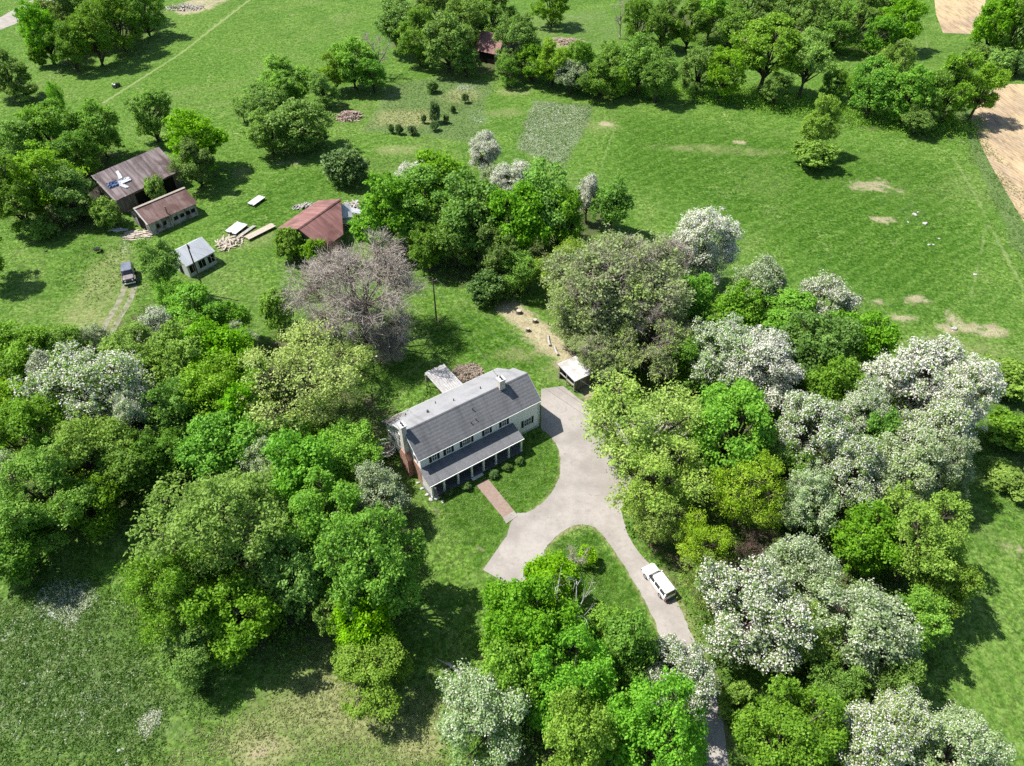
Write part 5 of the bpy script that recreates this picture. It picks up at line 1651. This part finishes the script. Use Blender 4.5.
# ------------------------------------------------------------------ utility poles and wires
def upole(px, py, tip, h, label, arm=True):
    p = at(px, py)
    o = empty('utility_pole', p, 0.5, label, 'utility pole', 'utility poles')
    part('shaft', M['pole'], o, lambda b: b.tube([(0, 0, -0.4), (0, 0, h)], [0.16, 0.10], 8))
    if arm:
        part('crossarm', M['pole'], o, lambda b: b.box(-0.75, 0.75, 0.115, 0.215, h - 0.75, h - 0.62))
        for x in (-0.65, 0.65):
            part('insulator', M['cap'], o, lambda b: b.tube([(x, 0.165, h - 0.615), (x, 0.165, h - 0.45)], [0.06, 0.035], 8))
    else:
        part('transformer_bracket', M['vent'], o, lambda b: b.tube([(0.16, 0, h - 0.9), (0.16, 0, h - 0.3)], 0.09, 8))
    return np.array([p[0], p[1], h - 0.5])


pA = upole(437, 325, None, 9.2, 'brown utility pole with wires on the lawn behind the farmhouse')
pB = upole(205, 294, None, 9.9, 'leaning-looking utility pole in front of the grey shed with three openings', False)


def wire(p, q, sag, label, r=0.017):
    pts = []
    for i in range(15):
        t = i / 14
        v = p * (1 - t) + q * t
        pts.append((v[0], v[1], v[2] - sag * 4 * t * (1 - t)))
    mb = MB()
    mb.tube(pts, r, 4)
    return tag(mb.build('power_line', M['wire']), label, 'power line')


endA = at(655, 430, 6.5)
wire(pA + np.array([0.5, 0.3, 0.05]), endA + np.array([0.3, 0.3, 0.2]), 0.9, 'upper wire running from the lawn pole over the yard to the lime oak')
wire(pA + np.array([-0.5, -0.1, -0.6]), endA + np.array([-0.5, -0.6, -0.6]), 1.3, 'lower wire running from the lawn pole over the yard to the lime oak')
wire(pA + np.array([-0.4, 0.2, 0.05]), pB + np.array([0.3, 0, 0.2]), 1.2, 'upper wire from the lawn pole back towards the grey shed pole')
wire(pA + np.array([-0.3, 0, -1.4]), pB + np.array([0.3, 0, -1.0]), 1.5, 'lower wire from the lawn pole back towards the grey shed pole')
wire(pA + np.array([0.2, -0.2, -0.4]), np.array(hw_(15.5, 5.5, 6.6)), 0.7, 'service wire from the lawn pole down to the farmhouse roof')


# ------------------------------------------------------------------ vehicles (x forward)
def wheel(parent, x, y, r=0.36, w_=0.24):
    o = part('wheel', M['tyre'], parent, lambda b: b.tube([(x, y - w_ / 2, r), (x, y + w_ / 2, r)], r, 16))
    s = 1 if y > 0 else -1
    part('rim', M['rim'], o, lambda b: b.tube([(x, y + s * (w_ / 2 - 0.03), r), (x, y + s * (w_ / 2 + 0.012), r)], [r * 0.62, r * 0.55], 12))
    return o


def loft(b, secs):
    """closed rings with the same count, capped"""
    n = len(secs[0])
    vs = [p for s in secs for p in s]
    fs = [tuple(range(n - 1, -1, -1)), tuple(range((len(secs) - 1) * n, len(secs) * n))]
    for i in range(len(secs) - 1):
        fs += [(i * n + k, i * n + (k + 1) % n, (i + 1) * n + (k + 1) % n, (i + 1) * n + k) for k in range(n)]
    b.add(vs, fs)


def ring(z, x0, x1, hw, c=0.18):
    return [(x0 + c, -hw, z), (x1 - c, -hw, z), (x1, -hw + c * 1.4, z), (x1, hw - c * 1.4, z), (x1 - c, hw, z), (x0 + c, hw, z), (x0, hw - c, z), (x0, -hw + c, z)]


# white SUV: the tail is towards the camera
pr_, pf_ = at(669.2, 599.5), at(646.8, 570)
d = (pf_ - pr_)[:2]
ang = math.atan2(d[1], d[0])
mid = (pf_ + pr_) / 2
suv = empty('parked_car', (mid[0], mid[1], 0.035), ang, 'white boxy estate car parked on the drive with its tail to the camera', 'car')
suv.scale = (0.93, 0.90, 0.95)
part('body', M['carwhite'], suv, lambda b: loft(b, [ring(0.28, -2.35, 2.35, 0.86), ring(0.45, -2.42, 2.45, 0.93), ring(0.85, -2.42, 2.43, 0.95), ring(1.02, -2.38, 2.30, 0.92)]), 0.04)
part('bonnet', M['carwhite'], suv, lambda b: loft(b, [ring(1.015, 1.08, 2.30, 0.88), ring(1.10, 1.02, 2.05, 0.80)]), 0.03)
cabin = part('cabin_glass', M['carglass'], suv, lambda b: loft(b, [ring(1.015, -2.34, 1.20, 0.885), ring(1.60, -2.20, 0.52, 0.76)]))
part('roof_panel', M['carwhite'], suv, lambda b: loft(b, [ring(1.60, -2.24, 0.60, 0.785), ring(1.70, -2.16, 0.46, 0.74)]), 0.03)
for s in (-1, 1):
    for x0, x1 in ((-2.3, -2.08), (-1.25, -1.1), (-0.2, -0.05)):
        part('pillar', M['carwhite'], suv, lambda b: b.slab([(x0, s * 0.895, 1.02), (x1, s * 0.895, 1.02), (x1, s * 0.79, 1.6), (x0, s * 0.79, 1.6)], 0.02))
    part('roof_rail', M['rim'], suv, lambda b: b.tube([(-2.0, s * 0.68, 1.76), (0.2, s * 0.68, 1.76)], 0.025, 6))
    mr = part('door_mirror', M['carwhite'], suv, lambda b: b.box(0.72, 0.88, min(s * 0.93, s * 1.13), max(s * 0.93, s * 1.13), 1.03, 1.18), 0.03)
    part('tail_lamp', M['redlamp'], suv, lambda b: b.box(-2.45, -2.405, min(s * 0.70, s * 0.86), max(s * 0.70, s * 0.86), 0.75, 1.0), 0.01)
    part('headlamp', M['lamp'], suv, lambda b: b.box(2.37, 2.46, min(s * 0.55, s * 0.82), max(s * 0.55, s * 0.82), 0.68, 0.86), 0.02)
    part('door_handle', M['rim'], suv, lambda b: (b.box(-0.15, 0.05, min(s * 0.945, s * 0.97), max(s * 0.945, s * 0.97), 0.86, 0.89), b.box(-1.2, -1.0, min(s * 0.945, s * 0.97), max(s * 0.945, s * 0.97), 0.86, 0.89)))
    for x in (-1.5, 1.5):
        wheel(suv, x, s * 0.84)
part('rear_bumper', M['cardark'], suv, lambda b: b.box(-2.52, -2.425, -0.86, 0.86, 0.30, 0.55), 0.03)
part('front_bumper', M['cardark'], suv, lambda b: b.box(2.455, 2.54, -0.84, 0.84, 0.30, 0.52), 0.03)
part('number_plate', M['whiteboard'], suv, lambda b: b.box(-2.445, -2.426, -0.24, 0.24, 0.66, 0.80))
part('wiper', M['tyre'], suv, lambda b: b.tube([(1.17, -0.5, 1.07), (1.0, 0.05, 1.17)], 0.015, 4))

# dark old truck on the track, nose to the camera
pf_, pr_ = at(131.5, 289), at(129.5, 269)
d = (pf_ - pr_)[:2]
ang = math.atan2(d[1], d[0])
mid = (pf_ + pr_) / 2
trk = empty('parked_truck', (mid[0], mid[1], 0.02), ang, 'dark old off-road truck with faded bonnet on the rutted track', 'truck')
trk.scale = (1.12, 1.12, 1.12)
part('body', M['cardark'], trk, lambda b: loft(b, [ring(0.55, -2.1, 2.0, 0.80), ring(0.75, -2.15, 2.05, 0.88), ring(1.12, -2.12, 2.0, 0.88), ring(1.2, -2.08, 1.95, 0.85)]), 0.03)
part('bonnet', M['carbeige'], trk, lambda b: loft(b, [ring(1.195, 0.75, 1.95, 0.80), ring(1.28, 0.78, 1.85, 0.72)]), 0.03)
part('cab_glass', M['carglass'], trk, lambda b: loft(b, [ring(1.195, -2.0, 0.80, 0.82), ring(1.78, -1.9, 0.40, 0.74)]))
part('roof_panel', M['cargrey'], trk, lambda b: loft(b, [ring(1.78, -1.95, 0.45, 0.78), ring(1.88, -1.88, 0.35, 0.72)]), 0.03)
for s in (-1, 1):
    for x0, x1 in ((-1.98, -1.8), (-0.75, -0.6), (0.25, 0.4)):
        part('pillar', M['cardark'], trk, lambda b: b.slab([(x0, s * 0.83, 1.2), (x1, s * 0.83, 1.2), (x1 - 0.05, s * 0.765, 1.78), (x0, s * 0.765, 1.78)], 0.02))
    part('fender', M['carbeige'], trk, lambda b: b.box(0.95, 2.0, min(s * 0.80, s * 1.0), max(s * 0.80, s * 1.0), 1.0, 1.10), 0.04)
    part('headlamp', M['lamp'], trk, lambda b: b.tube([(2.0, s * 0.52, 0.98), (2.08, s * 0.52, 0.98)], 0.11, 10))
    part('door_mirror', M['cardark'], trk, lambda b: b.box(0.45, 0.56, min(s * 0.88, s * 1.12), max(s * 0.88, s * 1.12), 1.25, 1.45), 0.02)
    for x in (-1.3, 1.3):
        wheel(trk, x, s * 0.85, 0.42, 0.26)
part('grille', M['vent'], trk, lambda b: [b.box(2.045, 2.075, -0.38 + k * 0.11, -0.31 + k * 0.11, 0.78, 1.12) for k in range(7)])
part('front_bumper', M['whitesheet'], trk, lambda b: b.box(2.1, 2.22, -0.85, 0.85, 0.52, 0.68), 0.02)

# ------------------------------------------------------------------ small things
p = at(117, 87)
mw = empty('riding_mower', (p[0], p[1], 0), 0.8, 'small dark riding mower with pale seat alone on the mown field', 'mower')
part('hood', M['cardark'], mw, lambda b: loft(b, [ring(0.35, -0.1, 1.0, 0.36, 0.08), ring(0.85, -0.1, 0.9, 0.30, 0.08)]), 0.03)
part('seat', M['whitesheet'], mw, lambda b: (b.box(-0.75, -0.25, -0.28, 0.28, 0.62, 0.78), b.box(-0.85, -0.7, -0.28, 0.28, 0.78, 1.15)), 0.04)
part('mower_deck', M['cardark'], mw, lambda b: b.prism([(0.6 * math.cos(t), 0.75 * math.sin(t)) for t in np.linspace(0, 2 * math.pi, 17)[:-1]], 0.12, 0.34, 'z'))
part('rear_body', M['cardark'], mw, lambda b: b.box(-1.0, -0.1, -0.38, 0.38, 0.35, 0.618), 0.03)
part('steering_wheel', M['tyre'], mw, lambda b: b.tube([(0.0 + 0.12 * math.cos(t), 0.18 * math.sin(t), 1.02 + 0.08 * math.cos(t)) for t in np.linspace(0, 2 * math.pi, 13)], 0.02, 5))
for s in (-1, 1):
    wheel(mw, -0.65, s * 0.5, 0.30, 0.24)
    wheel(mw, 0.75, s * 0.45, 0.2, 0.16)

p = at(98, 252)
bk = empty('wheelbarrow', (p[0], p[1], 0), 0.3, 'small dark wheelbarrow standing on worn grass above the truck', 'wheelbarrow')
part('tray', M['cardark'], bk, lambda b: loft(b, [ring(0.35, -0.3, 0.35, 0.2, 0.06), ring(0.75, -0.55, 0.65, 0.42, 0.06)]))
part('handle', M['barnwood'], bk, lambda b: (b.tube([(0.7, 0.1, 0.25), (-1.1, 0.32, 0.6)], 0.03, 5), b.tube([(0.7, -0.1, 0.25), (-1.1, -0.32, 0.6)], 0.03, 5)))
part('wheel', M['tyre'], bk, lambda b: b.tube([(0.75, -0.06, 0.22), (0.75, 0.06, 0.22)], 0.22, 12))
for s in (-1, 1):
    part('leg', M['vent'], bk, lambda b: b.tube([(-0.35, s * 0.24, 0.4), (-0.4, s * 0.26, 0)], 0.025, 5))


def lathe(name, mat, parent, prof, n=14, loc=(0, 0, 0)):
    mb = MB()
    o = []
    for r, z in prof:
        o.append([(loc[0] + r * math.cos(2 * math.pi * k / n), loc[1] + r * math.sin(2 * math.pi * k / n), loc[2] + z) for k in range(n)])
    loft(mb, o)
    return mb.build(name, mat, parent)


p = at(404, 323)
bl_ = empty('barrel', (p[0], p[1], 0), 0, 'small teal barrel on the grass right of the big leafless tree', 'barrel')
lathe('drum', M['teal'], bl_, [(0.26, 0), (0.31, 0.1), (0.32, 0.45), (0.31, 0.8), (0.27, 0.88)])
lathe('lid', M['whitesheet'], bl_, [(0.29, 0.882), (0.29, 0.93), (0.2, 0.95)])
p = at(351, 337)
bx = empty('beehive', (p[0], p[1], 0), 0.6, 'small white box hive on the grass under the leafless tree', 'hive')
part('box', M['whiteboard'], bx, lambda b: (b.box(-0.35, 0.35, -0.3, 0.3, 0.1, 0.9)), 0.01)
part('lid', M['white_tin'], bx, lambda b: b.box(-0.4, 0.4, -0.35, 0.35, 0.905, 1.0), 0.01)
part('stand', M['barnwood'], bx, lambda b: (b.box(-0.32, -0.2, -0.28, 0.28, 0, 0.098), b.box(0.2, 0.32, -0.28, 0.28, 0, 0.098)))

# fallen log below the front lawn
p0, p1 = at(448, 664), at(461, 676)
mb = MB()
v = p1 - p0
lg = empty('fallen_log', p0, 0, 'short grey forked log on pinkish bare earth below the front lawn', 'log')
part('bole', M['greywood'], lg, lambda b: b.tube([(0, 0, 0.22), tuple(v * 0.5 + np.array([0.05, 0.1, 0.2])), tuple(v + np.array([0, 0, 0.2]))], [0.15, 0.2, 0.24], 9))
part('branch', M['greywood'], lg, lambda b: b.tube([tuple(v * 0.35 + np.array([0, 0, 0.22])), tuple(v * 0.2 + np.array([-0.5, -0.6, 0.35])), tuple(v * 0.1 + np.array([-0.8, -1.0, 0.2]))], [0.1, 0.07, 0.04], 6))
part('branch', M['greywood'], lg, lambda b: b.tube([tuple(v * 0.25 + np.array([0, 0, 0.22])), tuple(v * 0.1 + np.array([-0.7, 0.2, 0.4])), tuple(v * 0.0 + np.array([-1.2, 0.5, 0.2]))], [0.09, 0.06, 0.03], 6))


def rock(label, px, py, r, seed, mat='stone', group=None, cat='stone'):
    g = np.random.default_rng(seed)
    mb = MB()
    o = []
    n = 9
    ph = g.uniform(0.75, 1.25, n)
    for f, z in ((0.8, -0.1), (1.0, 0.2), (0.85, 0.5), (0.45, 0.68)):
        o.append([(r * f * ph[k] * math.cos(2 * math.pi * k / n), r * f * ph[k] * 0.75 * math.sin(2 * math.pi * k / n), r * z * g.uniform(0.85, 1.1)) for k in range(n)])
    loft(mb, o)
    ob = mb.build('field_stone', M[mat])
    q = at(px, py)
    ob.location = (q[0], q[1], 0)
    ob.rotation_euler.z = g.uniform(0, 6)
    return tag(ob, label, cat, group)


gs = 'white stones lying in the green field'
for i, (px, py, r, lab) in enumerate(((914.5, 215, 0.75, 'largest white stone in the upper cluster of the green field'),
                                      (918, 212.5, 0.4, 'small white stone touching the largest one of the green field'),
                                      (908, 222.5, 0.35, 'small white stone left below the upper cluster of the field'),
                                      (925, 224, 0.8, 'flat pale stone right below the upper cluster of the field'),
                                      (939, 239, 0.4, 'single white stone right of the lower pair in the field'),
                                      (929, 245, 0.45, 'left white stone of the lower pair in the green field'),
                                      (933.5, 245, 0.35, 'right white stone of the lower pair in the green field'),
                                      (954, 329, 0.75, 'white stone on the bare patch near the wood edge'),
                                      (975, 275, 0.5, 'white stone beside the wheel lines in the green field'))):
    rock(lab, px, py, r * 0.68, 40 + i, group=gs)
gs = 'border stones at the farmhouse corner'
for i, (px, py, r, lab) in enumerate(((437, 498, 0.62, 'largest pale border stone at the front left porch corner'),
                                      (431, 500, 0.45, 'pale border stone left of the largest at the porch corner'),
                                      (427, 495, 0.4, 'pale border stone third along the farmhouse side bed'),
                                      (422, 489, 0.42, 'pale border stone fourth along the farmhouse side bed'),
                                      (418, 483, 0.36, 'pale border stone fifth along the farmhouse side bed'),
                                      (443, 502, 0.4, 'pale border stone right below the porch corner'))):
    rock(lab, px, py, r * 0.72, 60 + i, group=gs)
for i, (px, py, r, lab) in enumerate(((519, 313, 0.5, 'dark stump in the middle of the bare tan yard'),
                                      (535, 322, 0.4, 'dark stump at the right edge of the tan yard'),
                                      (528, 331, 0.35, 'small dark stump at the lower edge of the tan yard'))):
    p = at(px, py)
    e = empty('tree_stump', (p[0], p[1], 0), i, lab, 'stump', 'stumps in the tan yard')
    lathe('bole', M['pole'], e, [(r * 1.3, -0.05), (r, 0.15), (r * 0.9, 0.55)], 9)
    lathe('cut_face', M['plank'], e, [(r * 0.85, 0.552), (r * 0.82, 0.565)], 9)
for px, py, lab, ln_ in ((556, 351, 'slanting grey log at the trunks of the budding tree', 2.2), (549, 341, 'grey log lying along the lower edge of the tan yard', 2.6)):
    p = at(px, py)
    e = empty('fallen_log', (p[0], p[1], 0), random.uniform(0, 3), lab, 'log')
    part('bole', M['greywood'], e, lambda b: b.tube([(-ln_ / 2, 0, 0.2), (0, 0.08, 0.22), (ln_ / 2, 0, 0.2)], [0.2, 0.18, 0.14], 8))
    part('branch', M['greywood'], e, lambda b: b.tube([(0.2, 0.05, 0.22), (0.6, 0.5, 0.5)], [0.08, 0.03], 5))


# ------------------------------------------------------------------ ground cover nobody could count
KEEP_CLEAR.append(np.array(WALK))
KEEP_CLEAR.append(np.array([hw_(*p)[:2] for p in ((-0.3, -2.8), (14.2, -2.8), (14.2, 0), (18.6, 0), (18.6, 10.2), (-0.3, 10.2))]))


def scatter(pg, n, seed, soft=2.5):
    g = np.random.default_rng(seed)
    lo, hi = pg.min(0) - soft, pg.max(0) + soft
    kx = g.normal(size=(6, 2)) * 0.55
    ph = g.uniform(0, 6.28, 6)
    out = np.zeros((0, 2))
    while len(out) < n:
        q = g.uniform(lo, hi, (n * 2, 2))
        wob = np.sin(q @ kx.T + ph).sum(1) * 0.35
        pr_ = np.clip((sdf(q, pg) / soft + wob) * 0.5 + 0.45, 0, 1)
        ok = pr_ > g.uniform(0, 1, len(q))
        for kc in KEEP_CLEAR:
            ok &= sdf(q, kc) < 0.02
        out = np.concatenate([out, q[ok]])
    return out[:n], g


def tufts(name, areas, mat, a, h, per=5, seed=1, up=0.25):
    Vs = []
    for k, (pg, n, *sf) in enumerate(areas):
        P2, g = scatter(pg, n, seed + k, *sf)
        hh = h * g.uniform(0.5, 1.4, n)
        m = n * per
        P = np.repeat(np.concatenate([P2, np.zeros((n, 1))], 1), per, 0)
        sp = np.repeat(hh, per)[:, None]
        P = P + g.normal(size=(m, 3)) * sp * np.array([0.55, 0.55, 0.0])
        P[:, 2] = np.abs(g.normal(size=m)) * sp[:, 0] * 0.35 + 0.03
        N = unit(g.normal(size=(m, 3)) + np.array([0, 0, up]))
        Vs.append(leaf_quads(g, P, N, a * g.uniform(0.5, 1.3, m), 0.45))
    o = bpy.data.objects.new(name, quads_mesh(name, np.concatenate(Vs), mat))
    COL.objects.link(o)
    return tag(o, kind='stuff')


under = [(poly((-40, 380), (80, 350), (150, 310), (250, 340), (330, 340), (400, 440), (410, 520), (395, 600), (300, 560), (200, 480), (120, 505), (0, 570), (-50, 590)), 5200),
         (poly((550, 320), (610, 270), (660, 300), (730, 325), (860, 350), (950, 395), (960, 470), (930, 560), (910, 640), (880, 700), (930, 790), (770, 790), (745, 720), (755, 690), (720, 640), (700, 560), (660, 520), (650, 440), (630, 395), (590, 350)), 8000),
         (poly((365, 215), (410, 195), (490, 190), (600, 210), (555, 280), (500, 295), (450, 280), (415, 255)), 1500),
         (poly((480, 766), (460, 700), (500, 620), (560, 600), (620, 645), (695, 720), (710, 780)), 1500),
         (poly((130, 600), (160, 530), (300, 540), (395, 600), (390, 680), (330, 630), (250, 650), (180, 665)), 1400),
         (poly((525, 75), (580, 90), (700, 100), (830, 122), (960, 138), (980, 122), (860, 108), (780, 90), (640, 80)), 1500),
         (poly((30, 62), (90, 62), (150, 35), (170, 10), (120, -20), (40, 0)), 700),
         (poly((-20, 215), (60, 238), (125, 215), (85, 195), (125, 150), (60, 140), (-20, 160)), 1000)]
tufts('undergrowth', under, L['dark'], 0.17, 0.75, 9, 70)
tufts('hedgerow_brush', [(poly((525, 72), (580, 90), (700, 100), (830, 122), (960, 138), (975, 126), (860, 108), (780, 92), (640, 84), (570, 66)), 2600, 1.2),
                         (poly((640, 42), (730, 46), (800, 52), (870, 58), (905, 52), (900, 44), (800, 38), (700, 32)), 700, 1.2)], L['mid'], 0.19, 2.1, 16, 170)
tufts('leaf_litter_brush', [(poly((634, 494), (650, 478), (700, 470), (730, 560), (700, 600), (676, 578), (648, 540)), 700, 1.5)], L['rustbud'], 0.12, 0.25, 6, 270)
weeds = [(poly((366, 130), (392, 86), (435, 79), (492, 84), (476, 143), (440, 137), (400, 132)), 2300, 1.2),
         (poly((518, 149), (534, 101), (592, 107), (589, 121), (563, 168)), 2600, 0.7),
         (poly((-30, 600), (60, 568), (125, 575), (165, 670), (235, 685), (165, 766), (-40, 780)), 11000),
         (poly((960, 112), (972, 112), (992, 162), (1018, 212), (1045, 272), (1036, 282), (1004, 222), (980, 172)), 1500),
         (poly((945, 350), (1000, 360), (1060, 430), (1060, 540), (1010, 515), (985, 440)), 2600),
         (poly((70, 262), (100, 240), (150, 240), (150, 285), (120, 300), (62, 292)), 900)]
tufts('meadow_weeds', weeds, L['weed'], 0.11, 0.22, 5, 30)
straw = [(poly((370, 127), (395, 108), (430, 104), (470, 90), (480, 100), (440, 124), (405, 128)), 1100, 2.0),
         (poly((165, 766), (240, 705), (330, 645), (400, 690), (455, 680), (448, 766)), 5200),
         (poly((686, 600), (702, 640), (724, 700), (742, 766), (754, 766), (737, 705), (714, 640), (692, 596)), 500)]
L['straw'] = leafmat('straw_blade', (0.20, 0.26, 0.075), (0.50, 0.51, 0.27), (0.27, 0.33, 0.11), 0.35, 0.0)
tufts('straw_grass', straw, L['straw'], 0.09, 0.13, 5, 50)
tufts('lawn_grass', [(poly((430, 495), (540, 430), (560, 450), (560, 490), (512, 518), (505, 535), (483, 568), (445, 525)), 5000),
                     (poly((548, 545), (590, 527), (640, 592), (662, 648), (640, 638), (560, 590)), 4500),
                     (poly((720, 560), (660, 590), (735, 720), (760, 690)), 2500)], L['bloomleaf'], 0.06, 0.07, 4, 90, 0.6)
flower = [(poly((518, 149), (534, 101), (592, 107), (589, 121), (563, 168)), 6000, 0.6), (poly((32, 608), (55, 590), (88, 580), (92, 600), (75, 625), (50, 622)), 1500, 1.2),
          (poly((136, 735), (150, 706), (165, 708), (168, 726), (145, 742)), 700, 0.8), (poly((-20, 640), (100, 620), (140, 690), (110, 750), (-30, 760)), 800),
          (poly((455, 85), (480, 84), (482, 92), (458, 94)), 250)]
tufts('white_wildflowers', flower, L['petal_g'], 0.085, 0.2, 3, 11, 1.2)
